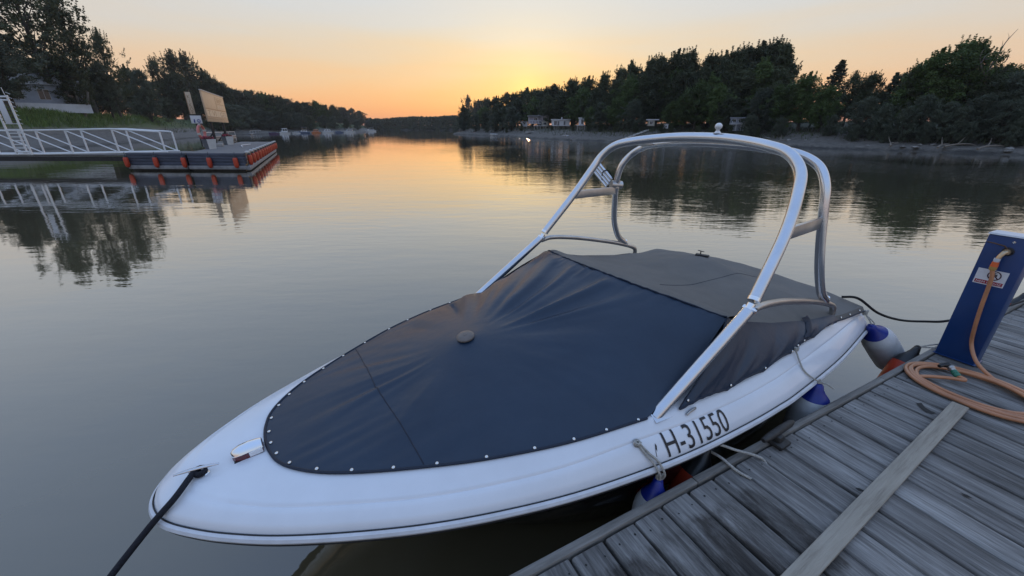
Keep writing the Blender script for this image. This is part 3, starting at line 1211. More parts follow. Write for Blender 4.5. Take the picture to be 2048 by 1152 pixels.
# ------------------------------------------------------------------ the motorboat
boat = thing('motorboat', BOAT_O, 'white motorboat under a navy canvas cover with a metal wakeboard tower', 'motorboat', rz=BOAT_A)
ROWS = [  # rail (x, half width), crease, cover edge
    ((0, 0), (.13, 0), (.457, 0)), ((.016, .085), (.135, .06), (.46, .06)), ((.062, .17), (.16, .14), (.47, .12)), ((.15, .265), (.215, .22), (.495, .20)),
    ((.27, .37), (.32, .315), (.55, .285)), ((.45, .50), (.47, .43), (.65, .385)), ((.70, .645), (.71, .57), (.80, .49)), ((.98, .785), (.98, .71), (1.04, .625)),
    ((1.28, .905), (1.28, .835), (1.33, .765)), ((1.63, 1.017), (1.63, .95), (1.67, .885)), ((2.04, 1.11), (2.04, 1.03), (2.02, .965)), ((2.4, 1.17), (2.4, 1.09), (2.4, 1.035)),
    ((2.84, 1.215), (2.84, 1.135), (2.84, 1.075)), ((3.17, 1.235), (3.17, 1.15), (3.17, 1.085)), ((3.43, 1.24), (3.43, 1.15), (3.43, 1.08)), ((4.2, 1.22), (4.2, 1.125), (4.2, 1.06)),
    ((5.05, 1.145), (5.05, 1.075), (5.0, 1.03))]
KS = 6


def zr(x):
    return .74 - .022 * x


def zE(x):
    return interp(x, [(.4, .845), (1.4, .872), (2.3, .872), (3.2, .845), (4.2, .835), (5.05, .805)])


def half(k_):       # smooth half outline, square across the centre line at the bow
    q = [(r_[k_][0], r_[k_][1], 0) for r_ in ROWS]
    return catmull([(q[1][0], -q[1][1], 0)] + q, KS)[KS:]


rail_h, crease_h, edge_h = half(0), half(1), half(2)
NT = len(rail_h)
rail_h = [Vector((p.x, p.y, zr(p.x))) for p in rail_h]
crease_h = [Vector((p.x, p.y, zr(p.x) + .075 + .040 * sm((p.x - .9) / 1.2))) for p in crease_h]
edge_h = [Vector((p.x, p.y, zE(p.x) - .004)) for p in edge_h]


def full(h):          # starboard stern -> bow -> port stern
    return [Vector((p.x, -p.y, p.z)) for p in reversed(h)] + [p.copy() for p in h[1:]]


def mid(a, b, t, up=0.0):
    return [p.lerp(q, t) + Vector((0, 0, up)) for p, q in zip(a, b)]


rings = [mid(rail_h, crease_h, 0), mid(rail_h, crease_h, .07, .020), mid(rail_h, crease_h, .25, .022), mid(rail_h, crease_h, .6, .018), mid(rail_h, crease_h, .88, .010), crease_h,
         mid(crease_h, edge_h, .06, .008), mid(crease_h, edge_h, .14, .007), mid(crease_h, edge_h, .45, .006), mid(crease_h, edge_h, .75, .005), edge_h]
inner = [Vector((p.x + .06, max(p.y - .05, 0), p.z + .002)) for p in edge_h]
floor = [Vector((p.x + .1, 0, p.z - .05)) for p in edge_h]
deckb = MB()
deckb.grid([full(r_) for r_ in rings + [inner, floor]])
deckb.build('deck', 'gelcoat', boat, 50)


def hullring(fx, fw, fz):
    return [Vector((p.x + fx(p.x), p.y * fw(p.x), fz(p.x))) for p in rail_h]


chine = hullring(lambda x: .55 * max(0, 1 - x / 4) ** 3, lambda x: .62 + .22 * sm(x / 2.2), lambda x: lerp(.40, .10, sm(x / 2.6)))
below = hullring(lambda x: .06 * max(0, 1 - x / 4) ** 3, lambda x: .955, lambda x: zr(x) - .06)
midh = hullring(lambda x: .26 * max(0, 1 - x / 4) ** 3, lambda x: .84 + .08 * sm(x / 2.2), lambda x: lerp(.55, .38, sm(x / 2.6)))
keel = [Vector((p.x + .85 * max(0, 1 - p.x / 4) ** 3, 0, lerp(.30, -.34, sm((p.x + .15) / 1.5)))) for p in rail_h]
hb = MB()
hb.grid([full(r_) for r_ in (mid(rail_h, rail_h, 0, -.03), below, midh, chine, keel)])
k = NT - 1
tr = [rail_h[k], below[k], midh[k], chine[k], keel[k]]
tr_poly = [Vector((p.x, -p.y, p.z)) for p in tr] + [p for p in reversed(tr[:-1])]
hb.add(tr_poly, [tuple(range(len(tr_poly)))])
hb.build('hull', 'hull_dark', boat, 50)
tb = MB()
t_ = [rail_h[k], crease_h[k], edge_h[k]]
poly = [Vector((p.x + .002, -p.y, p.z - .01)) for p in t_] + [Vector((p.x + .002, p.y, p.z - .01)) for p in reversed(t_)]
tb.add(poly, [tuple(range(len(poly)))])
tb.build('transom', 'gelcoat', boat)


def ringpath(out, dz):
    fr = full(rail_h)
    o_ = []
    for i, p in enumerate(fr):
        a, b_ = fr[max(i - 1, 0)], fr[min(i + 1, len(fr) - 1)]
        t = (b_ - a).normalized()
        nrm = Vector((-t.y, t.x, 0)).normalized()
        if nrm.dot(Vector((p.x - 2.5, p.y, 0))) < 0:
            nrm = -nrm
        o_.append(p + nrm * out + Vector((0, 0, dz)))
    return o_


MB().tube(ringpath(.006, -.018), .019, 8).build('rub_rail', 'rail_grey', boat)
MB().tube(ringpath(.004, .002), .0032, 6).build('rail_seam', 'black_rubber', boat)
MB().tube(ringpath(.000, -.046), .014, 8).build('lower_trim', 'black_rubber', boat)

# --- canvas cover
RID = lambda s: Vector((2.75 + .235 * s * s, .89 * s, 1.29 - .097 * s * s))
S_FOOT = 10.35


def edge_at(row):
    f = max(0, min(NT - 1.0001, row * KS))
    i = int(f)
    return edge_h[i].lerp(edge_h[min(i + 1, NT - 1)], f - i)


def hash1(i, s):
    x = math.sin(i * 12.9898 + s * 78.233) * 43758.5453
    return x - math.floor(x)


def n1(x, s=0):
    i = math.floor(x)
    f = x - i
    f = f * f * (3 - 2 * f)
    return lerp(hash1(i, s), hash1(i + 1, s), f) * 2 - 1


def front(s, r_):
    e = edge_at(abs(s) ** .78 * S_FOOT)
    sg = 1 if s >= 0 else -1
    e = Vector((e.x, e.y * sg, e.z + .008))
    p = e.lerp(RID(s), r_)
    # tension: slight hollow, a soft tent at the support cap, folds running from the windscreen towards the cap
    p.z -= .052 * math.sin(math.pi * r_) * (.75 + .25 * s * s)
    dx, dy = p.x - 1.60, p.y - .0
    rad = math.hypot(dx, dy)
    p.z += .030 * math.exp(-(rad / .26) ** 2) + .012 * math.exp(-(rad / .09) ** 2)
    th = math.atan2(dy, dx)
    env = sm((rad - .16) / .45) * sm((1 - r_) / .06) * sm(r_ / .30)
    aft = sm((dx - .05) / .5)
    port = sm((p.y + .60) / .55)
    bend = .22 * math.sin(rad * 3.2 + th * 2) + .10 * n1(rad * 3 + th, 12)
    fold = n1(th * 7.5 + bend, 3) * .62 + n1(th * 15 + bend * 1.6, 5) * .36
    fold = fold + .35 * (1 - abs(fold)) * (fold > 0) * fold
    p.z += env * (.004 + .036 * port * aft + .010 * port * (1 - aft)) * fold
    p.z += .004 * n1(p.x * 4 + p.y * 2.2, 8) * n1(p.y * 5, 7) * env
    # short puckers running in from the snaps
    p.z += .0035 * sm((.30 - r_) / .22) * sm(r_ / .04) * n1(s * 26, 2) * sm(abs(s) / .35)
    # small sewing puckers along the ridge
    p.z += .004 * sm((r_ - .9) / .1) * n1(s * 30, 6)
    return p


NS, NR = 150, 70
cov = MB()
cov.grid([[front(-1 + 2 * i / NS, j / NR) for i in range(NS + 1)] for j in range(NR + 1)], 0)
SHY = [(2.98, .89), (3.5, .95), (4.0, 1.0), (4.4, 1.04), (4.97, 1.085)]
SHZ = [(2.98, 1.193), (3.2, 1.115), (3.5, 1.035), (4.0, .935), (4.4, .888), (4.97, .835)]
CZ = [(2.75, 1.29), (3.1, 1.235), (3.5, 1.175), (4.0, 1.135), (4.15, 1.125), (4.4, 1.055), (4.97, .935)]


def rear(s, q):
    x0 = 2.75 + .235 * s * s
    x = lerp(x0, 4.97, q)
    ys_ = interp(x, SHY) if x > 2.98 else lerp(.89, .89, 0)
    if q == 0:
        return RID(s)
    y = s * lerp(.89, ys_, min(1, q * 4))
    zc_, zs_ = interp(x, CZ), interp(x, SHZ) if x > 2.98 else 1.193
    zrid = RID(s).z
    z = lerp(zc_, zs_, abs(s) ** 1.7)
    z = lerp(zrid, z, sm(q * 9))
    z += .045 * math.exp(-((x - 4.12) ** 2 + (y + .02) ** 2) / .05) - .03 * math.exp(-((x - 3.4) ** 2) / .16) * (1 - abs(s) ** 2) - .02 * math.exp(-((x - 4.6) ** 2) / .05)
    z += .004 * n1(x * 5 + y * 4, 4) + .006 * n1(y * 7 + x, 9) * sm(q * 4)
    return Vector((x, y, z))


cov.grid([[rear(-1 + 2 * i / 60, j / 60) for i in range(61)] for j in range(61)], 1)


def side(sg, p_, k_):
    xt = lerp(2.985, 4.42, p_)
    topp = Vector((xt, sg * interp(xt, SHY), interp(xt, SHZ) + .0015))
    xb = lerp(2.36, 4.36, p_)
    # scalloped lower hem between the snaps
    sc = .028 * abs(math.sin(p_ * math.pi * 5.0)) ** .8
    rowx = min(range(NT), key=lambda i: abs(edge_h[i].x - xb))
    wy = edge_h[rowx].y + .014
    bot = Vector((xb, sg * wy, zE(xb) + .002 + sc * .9))
    q_ = topp.lerp(bot, k_)
    q_.y += sg * .030 * math.sin(math.pi * k_) + sg * .008 * n1(p_ * 22 + k_ * 2, 5) * sm((k_ - .25) / .5) * sm((1 - k_) / .1)
    return q_


for sg in (-1, 1):
    cov.grid([[side(sg, i / 70, j / 16) for i in range(71)] for j in range(17)], 0)
cover = cov.build('boat_cover', ['canvas_navy', 'canvas_grey'], boat, 70)
# stern flap of the top panel, folded down over the deck edge
fl = MB()
for sg in (-1, 1):
    fl.grid([[rear(sg, q_) + Vector((0, sg * d_, -d_ * 1.6)) for q_ in [.74 + .26 * i / 10 for i in range(11)]] for d_ in (0, .012, .022)])
fl.grid([[rear(-1 + 2 * i / 24, 1.0) + Vector((d_, 0, -d_ * 2.2)) for i in range(25)] for d_ in (0, .015, .035)])
fl.build('stern_flap', 'canvas_grey', cover, 70)
hem = MB()
hem.tube([front(-1 + 2 * i / 160, 0.0) for i in range(161)], .007, 6)
for sg in (-1, 1):
    hem.tube([side(sg, i / 70, 1.0) for i in range(71)], .007, 6)
    hem.tube([rear(sg, .74 + .26 * i / 10) + Vector((0, sg * .022, -.035)) for i in range(11)], .006, 6)
    hem.tube([side(sg, 0, k_ / 10) for k_ in range(11)], .005, 6)
hem.build('hem', 'canvas_hem', cover)
# cross seams of the bow panel
sb = MB()
for xs_ in (1.02, 2.05):
    pts_ = []
    for i in range(-60, 61):
        s = i / 60 * .97
        lo, hi = 0.0, 1.0
        tgt = xs_ + .05 * abs(s)
        if front(s, 0).x > tgt:
            continue
        for _ in range(16):
            mdd = (lo + hi) / 2
            if front(s, mdd).x < tgt:
                lo = mdd
            else:
                hi = mdd
        pts_.append(front(s, lo) + Vector((0, 0, .001)))
    if xs_ < 2:
        MB().tube(pts_, .0028, 5).build('bow_seam', 'canvas_hem', cover)
sb.tube([RID(-1 + i / 30) + Vector((0, 0, .003 + .004 * n1(i * 1.7, 6))) for i in range(61)], .006, 6)
MB().tube([rear(-.35, .14 + .8 * i / 40) + Vector((0, 0, .001)) for i in range(41)], .002, 5).build('top_seam', 'canvas_hem', cover)
sb.build('ridge_seam', 'canvas_hem', cover)
# snaps
sn_mesh = MB().lathe([(0, .0055), (.0045, .0052), (.0075, .0035), (.0088, .0012), (.0088, 0), (0, 0)], 12).mesh('snap', ['snap'])


def snap(p, nrm):
    o = link('snap', sn_mesh, cover)
    o.location = p
    o.rotation_euler = Vector(nrm).to_track_quat('Z', 'Y').to_euler()


def inset(s, dist):
    a, b_ = front(s, 0), front(s, .05)
    return front(s, dist / max(.05, (b_ - a).length) * .05)


path = [inset(-1 + 2 * i / 600, .020) for i in range(601)]
acc, nxt = 0.0, .06
for i in range(1, 601):
    acc += (path[i] - path[i - 1]).length
    x_ = path[i].x
    if acc >= nxt:
        s = -1 + 2 * i / 600
        n_ = (front(s + .004, .03) - front(s - .004, .03)).cross(front(s, .07) - front(s, .01)).normalized()
        if n_.z < 0:
            n_ = -n_
        snap(path[i] + n_ * .002, n_)
        nxt = acc + (.105 if x_ < .62 else .145 if x_ < .9 else .205) * R.uniform(.86, 1.14)
for sg in (-1, 1):
    for p_ in (.012, .20, .40, .60, .645, .70, .88, .97):
        snap(side(sg, p_, .93) + Vector((0, sg * .003, .002)), (0, sg, .45))
    for q_ in (.78, .86, .95):
        snap(rear(sg, q_) + Vector((0, sg * .018, -.016)), (0, sg, .6))
# support pole caps
MB().lathe([(0, .020), (.012, .0205), (.013, .018), (.035, .0165), (.052, .011), (.058, .004), (.058, -.004), (.050, -.012), (0, -.014)], 28,
           mtx=Matrix.Translation(front(0, (1.60 - .457) / 2.293) + Vector((0, 0, .008))) @ Matrix.Rotation(math.radians(-10), 4, 'Y')).build('support_cap', 'board_cap', cover)
pr = rear(0.0, (4.15 - 2.75) / 2.22)
rp_ = MB()
rp_.box(pr + Vector((0, 0, .008)), (.05, .12, .016), bev=.004, rot=Matrix.Rotation(math.radians(20), 3, 'Z'))
rp_.tube([pr + Vector((0, .02, .01)), pr + Vector((0, .02, .045))], .005, 6)
rp_.tube([pr + Vector((0, -.012, .045)), pr + Vector((0, .05, .045))], .004, 6)
rp_.build('rear_support', 'black_rubber', cover)
# loose strap folded over the starboard shoulder
st = []
for k_ in range(14):
    q_ = side(-1, .70 - .02 * k_ / 13, k_ / 13 * .62)
    st.append([q_ + Vector((-.045, -.006 - .004 * math.sin(k_), .004)), q_ + Vector((0, -.016, .006)), q_ + Vector((.05, -.006, .002))])
st.insert(0, [p + Vector((-.02, .02, .03)) for p in st[0]])
MB().grid(st).build('strap', 'canvas_hem', cover, 70)

# --- registration on the starboard bow: lettering wrapped on the sloping deck side
vs, fs = text_mesh('H-31550', .155)
wx = max(v.x for v in vs)


def deckside(x, h):    # starboard deck side: x position, h 0 rail .. 1 crease, beyond 1 towards the cover
    i = min(range(NT - 1), key=lambda j: abs(rail_h[j].x - x) if rail_h[j].x <= x else 9)
    t = (x - rail_h[i].x) / max(1e-6, rail_h[i + 1].x - rail_h[i].x)
    g_ = [r_[i].lerp(r_[i + 1], t) for r_ in rings]
    # arc length along the section
    ln, acc_ = [0.0], 0.0
    for a, b_ in zip(g_, g_[1:]):
        acc_ += (b_ - a).length
        ln.append(acc_)
    for a in range(len(g_) - 1):
        if h <= ln[a + 1] or a == len(g_) - 2:
            f = (h - ln[a]) / (ln[a + 1] - ln[a])
            p = g_[a].lerp(g_[a + 1], f)
            tn = (g_[a + 1] - g_[a]).normalized()
            nn = Vector((0, tn.z, -tn.y))
            if nn.z < 0:
                nn = -nn
            p = p + nn * .0035
            return Vector((p.x, -p.y, p.z))


def subdiv(vs_, fs_, cuts_=2):
    bm = bmesh.new()
    bv = [bm.verts.new(v) for v in vs_]
    for f in fs_:
        try:
            bm.faces.new([bv[i] for i in f])
        except ValueError:
            pass
    bmesh.ops.triangulate(bm, faces=bm.faces)
    for _ in range(cuts_):
        bmesh.ops.subdivide_edges(bm, edges=[e for e in bm.edges if e.calc_length() > .007], cuts=1)
        bmesh.ops.triangulate(bm, faces=bm.faces)
    bm.verts.index_update()
    out = [v.co.copy() for v in bm.verts], [tuple(v.index for v in f.verts) for f in bm.faces]
    bm.free()
    return out


vs, fs = subdiv(vs, fs, 5)
TX0, TX1, TB, TSC = 2.165, 2.655, .018, 1.20
lt = MB()
lt.add([deckside(lerp(TX0, TX1, v.x / wx), TB + v.y * TSC) for v in vs], fs)
lt.build('registration_lettering', 'lettering', boat, 0)
lt = MB()
lt.add([deckside(2.095 + a, TB + b_) for a, b_ in [(0, -.006), (.010, -.004), (.030, .075), (.026, .090), (.012, .05)]], [(0, 1, 2, 3, 4)])
lt.build('lettering_remnant', 'lettering', boat, 0)

# --- bow fittings
nl = thing('navigation_light', (0, 0, 0), None, None)
nl.parent = boat
nl.location = (.385, -.045, .838)
nl.rotation_euler = (0, math.radians(-4), 0)
b = MB()
prof_n = [(-.066, .014, .040), (-.055, .030, .050), (-.028, .039, .058), (.01, .040, .060), (.048, .038, .055), (.062, .035, .050)]
for lo_, hi_, nm, mt_ in ((.004, .52, 'lamp_body', 'red_lens'), (.52, 1.0, 'lamp_top', 'chrome')):
    b = MB()
    rows = []
    for x_, w_, h_ in prof_n:
        sec = []
        for k_ in range(13):
            a = k_ / 12 * math.pi
            yy, z_ = w_ * math.cos(a) * (1 if abs(math.cos(a)) < .8 else 1), h_ * math.sin(a) ** .6
            z_ = min(max(z_, lo_ * h_), hi_ * h_ * 1.0)
            sec.append((x_, yy * (1.0 if lo_ < .1 else .99), z_ + (.0008 if lo_ > .1 else 0)))
        rows.append(sec)
    b.grid(rows)
    b.add(rows[0], [tuple(range(13))])
    b.add(rows[-1], [tuple(range(13))])
    b.build(nm, mt_, nl, 35)
MB().box((.032, -.0395, .018), (.056, .005, .026), bev=.0015).build('lens', 'lens', nl)
MB().box((0, 0, .001), (.125, .078, .007), bev=.003).build('gasket', 'black_rubber', nl)
cb = thing('bow_cleat', (0, 0, 0), None, None)
cb.parent = boat
cb.location = (.185, -.055, .822)
cb.rotation_euler = (0, math.radians(-3), math.radians(-14))
MB().tube([(-.088, 0, .036), (-.05, 0, .039), (-.025, 0, .040), (.025, 0, .040), (.05, 0, .039), (.088, 0, .036)], [.0045, .007, .008, .008, .007, .0045], 10).build('horn', 'metal', cb)
MB().lathe([(0, .036), (.009, .036), (.011, .012), (.018, .004), (.018, 0), (0, 0)], 12, mtx=Matrix.Translation((-.024, 0, 0))).lathe([(0, .036), (.009, .036), (.011, .012), (.018, .004), (.018, 0), (0, 0)], 12, mtx=Matrix.Translation((.024, 0, 0))).build('foot', 'chrome', cb)
# lifting eye near the stern hem and the small handle by the tower foot
MB().tube([deckside(2.39, .185) + Vector((0, 0, .002)), deckside(2.41, .19) + Vector((0, -.004, .012)), deckside(2.45, .195) + Vector((0, -.004, .012)), deckside(2.47, .20) + Vector((0, 0, .002))], .007, 8).build('deck_handle', 'dull_metal', boat)
MB().lathe([(.0, .004), (.013, .004), (.020, .006), (.022, .002), (.022, 0)], 16, mtx=Matrix.Translation(deckside(2.02, .135)) @ Matrix.Rotation(math.radians(60), 4, 'X')).build('deck_eye', 'dull_metal', boat)

# --- wakeboard tower
tower = MB()
FOOT = Vector((2.215, .985, .845))
HINGE = Vector((2.985, 1.006, 1.300))
tw = None


def mir(pts_):
    return [Vector((p.x, -p.y, p.z)) for p in pts_]


up_side = [HINGE + Vector((.035, -.003, .05)), Vector((3.331, .955, 1.690)), Vector((3.505, .900, 1.93)), Vector((3.575, .850, 2.055)), Vector((3.622, .745, 2.145)), Vector((3.665, .600, 2.185)), Vector((3.725, .40, 2.212)), Vector((3.76, .20, 2.228))]
hoop = up_side + [Vector((3.768, 0, 2.232))] + list(reversed(mir(up_side)))
rear_up = [Vector((4.225, 1.008, 1.055)), Vector((4.10, 1.003, 1.15)), Vector((3.99, .985, 1.34)), Vector((3.935, .957, 1.56)), Vector((3.905, .930, 1.78)), Vector((3.915, .895, 1.94)), Vector((3.955, .815, 2.055)), Vector((3.955, .68, 2.125)), Vector((3.90, .52, 2.155)), Vector((3.86, .30, 2.178))]
rhoop = rear_up + [Vector((3.855, 0, 2.188))] + list(reversed(mir(rear_up)))
tower.tube(catmull(hoop, 8), .036, 16)
twr = tower.build('wakeboard_tower', 'metal', boat, 60)
MB().tube(catmull(rhoop, 8), .031, 14).build('rear_hoop', 'metal', twr, 60)
for sg in (1, -1):
    S = (lambda p: p) if sg == 1 else (lambda p: Vector((p.x, -p.y, p.z)))
    MB().tube([S(FOOT), S(HINGE - Vector((.02, 0, .012)))], .035, 16).build('front_strut', 'metal', twr, 60)
    MB().tube(catmull([S(HINGE + Vector((-.01, -.004, -.028))), S(Vector((3.10, 1.004, 1.283))), S(Vector((3.32, 1.0, 1.253))), S(Vector((3.60, .999, 1.195))), S(Vector((4.0, 1.004, 1.095))), S(Vector((4.26, 1.008, 1.018))), S(Vector((4.40, 1.013, .965))), S(Vector((4.445, 1.018, .925))), S(Vector((4.45, 1.02, .85)))], 6), .0235, 12).build('side_rail', 'dull_steel', twr, 60)
    kn = MB()
    kn.tube([S(HINGE + Vector((-.022, -.005, -.026))), S(HINGE + Vector((.016, -.003, .028)))], .024, 12)
    kn.tube([S(HINGE + Vector((0, -.036, .0))), S(HINGE + Vector((0, .036, .0)))], .019, 12)
    kn.tube([S(HINGE + Vector((0, -.042, .0))), S(HINGE + Vector((0, .042, .0)))], .008, 8)
    kn.build('hinge', 'chrome', twr)
    MB().tube([S(HINGE + Vector((.030, -.003, .043))), S(HINGE + Vector((.043, -.005, .062)))], .038, 16).build('collar', 'chrome', twr)
    g1, g2 = Vector((3.345, .948, 1.690)), Vector((3.905, .934, 1.690))
    gm = MB()
    d_ = (S(g2) - S(g1))
    gm.box((S(g1) + S(g2)) / 2, (d_.length, .026, .078), rot=Matrix.Rotation(math.atan2(d_.y, d_.x), 3, 'Z'), bev=.004)
    gm.build('brace', 'dull_steel', twr)
    rj = MB()
    rj.tube([S(Vector((4.236, 1.008, 1.075))), S(Vector((4.262, 1.008, 1.01)))], .024, 10)
    rj.build('rear_hinge', 'chrome', twr)
    fp = MB()
    fp.box(S(FOOT + Vector((.055, .018, .016))), (.17, .075, .010), rot=Matrix.Rotation(math.radians(-24 * sg), 3, 'X') @ Matrix.Rotation(math.radians(7 * sg), 3, 'Z'), bev=.002)
    fp.build('foot_plate', 'metal', twr)
    rf = MB()
    rf.lathe([(0, .02), (.026, .02), (.030, .004), (.038, 0), (.038, -.01)], 14, mtx=Matrix.Translation(S(Vector((4.45, 1.02, .842)))))
    rf.build('rear_foot', 'chrome', twr)
    tp = MB()
    tp.add([S(p) for p in [Vector((3.72, .56, 2.200)), Vector((3.86, .50, 2.168)), Vector((3.93, .62, 2.150)), Vector((3.68, .66, 2.185)),
                           Vector((3.72, .56, 2.180)), Vector((3.86, .50, 2.150)), Vector((3.93, .62, 2.130)), Vector((3.68, .66, 2.165))]],
           [(0, 1, 2, 3), (4, 5, 6, 7), (0, 1, 5, 4), (1, 2, 6, 5), (2, 3, 7, 6), (3, 0, 4, 7)])
    tp.build('gusset', 'dull_steel', twr)
# tow-rope pylon ball on the top bar
MB().lathe([(0, .075), (.014, .072), (.024, .062), (.028, .050), (.025, .038), (.015, .028), (.013, .020), (.022, .006), (.030, 0), (0, 0)], 18, mtx=Matrix.Translation((3.762, -.155, 2.262))).build('anchor_light', 'lens', twr)
# rod holders clamped to the port rear hoop
rh = Vector((3.912, .938, 1.745))
rb = MB()
rb.tube([rh + Vector((-.06, .02, .005)), rh + Vector((.055, -.02, -.005))], .042, 14)
rb.tube([rh + Vector((0, 0, -.03)), rh + Vector((0, 0, .045))], .040, 14)
rhold = rb.build('rod_holder_clamp', 'dull_steel', twr)
for k_, (oy, oz, ln) in enumerate([(.0, .03, .26), (.02, .0, .30), (.04, -.03, .30), (.065, -.055, .26)]):
    a = rh + Vector((-.045, .03 + oy, .03 + oz))
    MB().tube([a, a + Vector((-.10, .75, .62)).normalized() * ln], .0135, 10).build('rod_holder', 'metal', twr)
MB().tube(catmull([rh + Vector((-.05, -.01, .05)), rh + Vector((-.075, .06, .14)), rh + Vector((-.07, .14, .12)), rh + Vector((-.05, .15, .02)), rh + Vector((-.03, .06, -.03)), rh + Vector((-.045, 0, .03))], 6), .006, 6).build('strap', 'black_rope', twr)

# ------------------------------------------------------------------ lines and fenders of the boat
c0 = BW(.195, -.06, .838)
bl = MB()
rpts = catmull([BW(.20, -.04, .846), c0 + Vector((-.02, -.01, .012)), atz(352, 993, .825), atz(326, 1023, .785), atz(296, 1058, .735), atz(222, 1152, .62), atz(150, 1250, .56), DK(-2.35, .12, .565)], 6)
bl.tube(rpts, .0135, 10)
bl.tube([c0 + Vector((.018 * math.cos(a * .7), .018 * math.sin(a * .7), -.010 + .0012 * a)) for a in range(24)], .010, 8)
tag(bl.build('bow_line', 'navy_rope'), 'thick dark mooring rope running from the bow cleat to the lower left', 'rope')
sp = BW(4.92, -.93, .885)
srp = catmull([sp, sp + Vector((.10, -.06, .01)), atz(1756, 626, .72), atz(1800, 640, .62), atz(1850, 643, .60), aty(1900, 641, DK(pe, pg).y + .35), aty(1990, 620, DK(pe, pg).y + .65), DK(dock_eg(atz(2044, 612, DOCK_Z))[0] + .6, .05, DOCK_Z + .03)], 6)
tag(MB().tube(srp, .011, 8).build('stern_line', 'black_rope'), 'thin black mooring line sagging from the stern past the blue post', 'rope')

f1 = BW(2.115, -1.135, .60)
fender('boat_fender', 'white fender with blue cap squeezed between bow and jetty, left of the lettering', 'blue capped fenders of the motorboat', f1, BM.to_3x3() @ Vector((-.10, -.02, -1)), .60, .098,
       ('fender_white', 'fender_blue'),
       [catmull([BM @ (deckside(2.02, .135) + Vector((0, -.004, .004))), BM @ (deckside(2.035, .09) + Vector((0, -.010, 0))), BM @ (deckside(2.06, .03) + Vector((0, -.014, 0))), BW(2.085, -1.155, .66), f1 + Vector((0, 0, -.012))], 6),
        catmull([BM @ (deckside(2.02, .14) + Vector((.008, -.004, .004))), BM @ (deckside(2.05, .08) + Vector((.008, -.012, 0))), BM @ (deckside(2.085, .03) + Vector((.006, -.014, 0))), BW(2.11, -1.165, .66), f1 + Vector((.012, 0, -.012))], 6),
        knot(BM @ (deckside(2.02, .135) + Vector((0, -.006, 0))), (.0, -.2, .6), 3, .013),
        knot(f1 + Vector((0, 0, .0)), (0, 0, 1.2), 3, .013)], rr=.0062)
f2 = BW(3.70, -1.265, .640)
fender('boat_fender', 'white fender with blue cap hanging amidships beside the jetty', 'blue capped fenders of the motorboat', f2, (0.0, 0.0, -1), .62, .125,
       ('fender_white', 'fender_blue'),
       [catmull([BM @ (side(-1, .63, 1.0) + Vector((0, -.008, .0))), BM @ (deckside(3.58, .11) + Vector((0, -.006, 0))), BM @ (deckside(3.65, .02) + Vector((0, -.02, 0))), f2 + Vector((0, 0, .03)), f2 + Vector((0, 0, -.01))], 6),
        catmull([f2 + Vector((0, 0, .0)), f2 + Vector((.03, -.03, .012)), f2 + Vector((.07, -.05, -.012))], 6),
        knot(BM @ (side(-1, .63, 1.0) + Vector((0, -.012, -.01))), (0, 0, 1.0), 3, .012),
        knot(f2 + Vector((0, 0, .0)), (0, 0, 1.0), 2, .013)], rr=.0055)
f3 = BW(4.975, -1.175, .685)
fender('boat_fender', 'white fender with blue cap pushed aslant at the stern corner', 'blue capped fenders of the motorboat', f3, BW(5.40, -1.37, .20) - f3, .64, .125,
       ('fender_white', 'fender_blue'),
       [catmull([BW(4.96, -1.10, .80), BW(4.975, -1.13, .76), f3 + Vector((0, 0, .02)), f3 + Vector((0, 0, -.015))], 6),
        catmull([BW(4.97, -1.09, .80), BW(5.0, -1.13, .75), f3 + Vector((.03, 0, .02)), f3 + Vector((.01, 0, -.015))], 6),
        knot(BW(4.965, -1.115, .765), (.1, 0, 1.3), 4, .014)], rr=.0055)

# ------------------------------------------------------------------ trees: prototypes (trunk mesh, crown mesh), then copies
def leaf_cloud(centres, radii, per, size, rng, flat=.75, droop=0.0, aspect=.55):
    """leaf-sized quads scattered in blobs; returns verts, faces arrays"""
    cs = np.repeat(np.array(centres), per, axis=0)
    rs = np.repeat(np.array(radii), per)
    n = len(cs)
    d = rng.normal(size=(n, 3))
    d /= np.linalg.norm(d, axis=1)[:, None]
    rad = rng.uniform(0, 1, n) ** .45
    off = d * (rad * rs)[:, None]
    off[:, 2] *= flat
    off[:, 2] -= droop * np.abs(off[:, 0] ** 2 + off[:, 1] ** 2)
    p = cs + off
    nrm = d * .6 + rng.normal(size=(n, 3)) * .6 + np.array([0, 0, .35])
    nrm /= np.linalg.norm(nrm, axis=1)[:, None]
    t = np.cross(nrm, rng.normal(size=(n, 3)))
    t /= np.linalg.norm(t, axis=1)[:, None]
    b = np.cross(nrm, t)
    s = size * rng.uniform(.6, 1.35, n)
    a_, b_ = t * s[:, None], b * (s * aspect)[:, None]
    v = np.stack([p - a_, p - b_ * .9 + a_ * .1, p + a_, p + b_ * .9 + a_ * .1], axis=1).reshape(-1, 3)
    return v


def mesh_quads(name, v, matname):
    n = len(v) // 4
    me = bpy.data.meshes.new(name)
    me.vertices.add(len(v))
    me.vertices.foreach_set('co', v.astype(np.float32).ravel())
    me.loops.add(n * 4)
    me.loops.foreach_set('vertex_index', np.arange(n * 4, dtype=np.int32))
    me.polygons.add(n)
    me.polygons.foreach_set('loop_start', np.arange(0, n * 4, 4, dtype=np.int32))
    me.update(calc_edges=True)
    me.materials.append(M[matname])
    return me


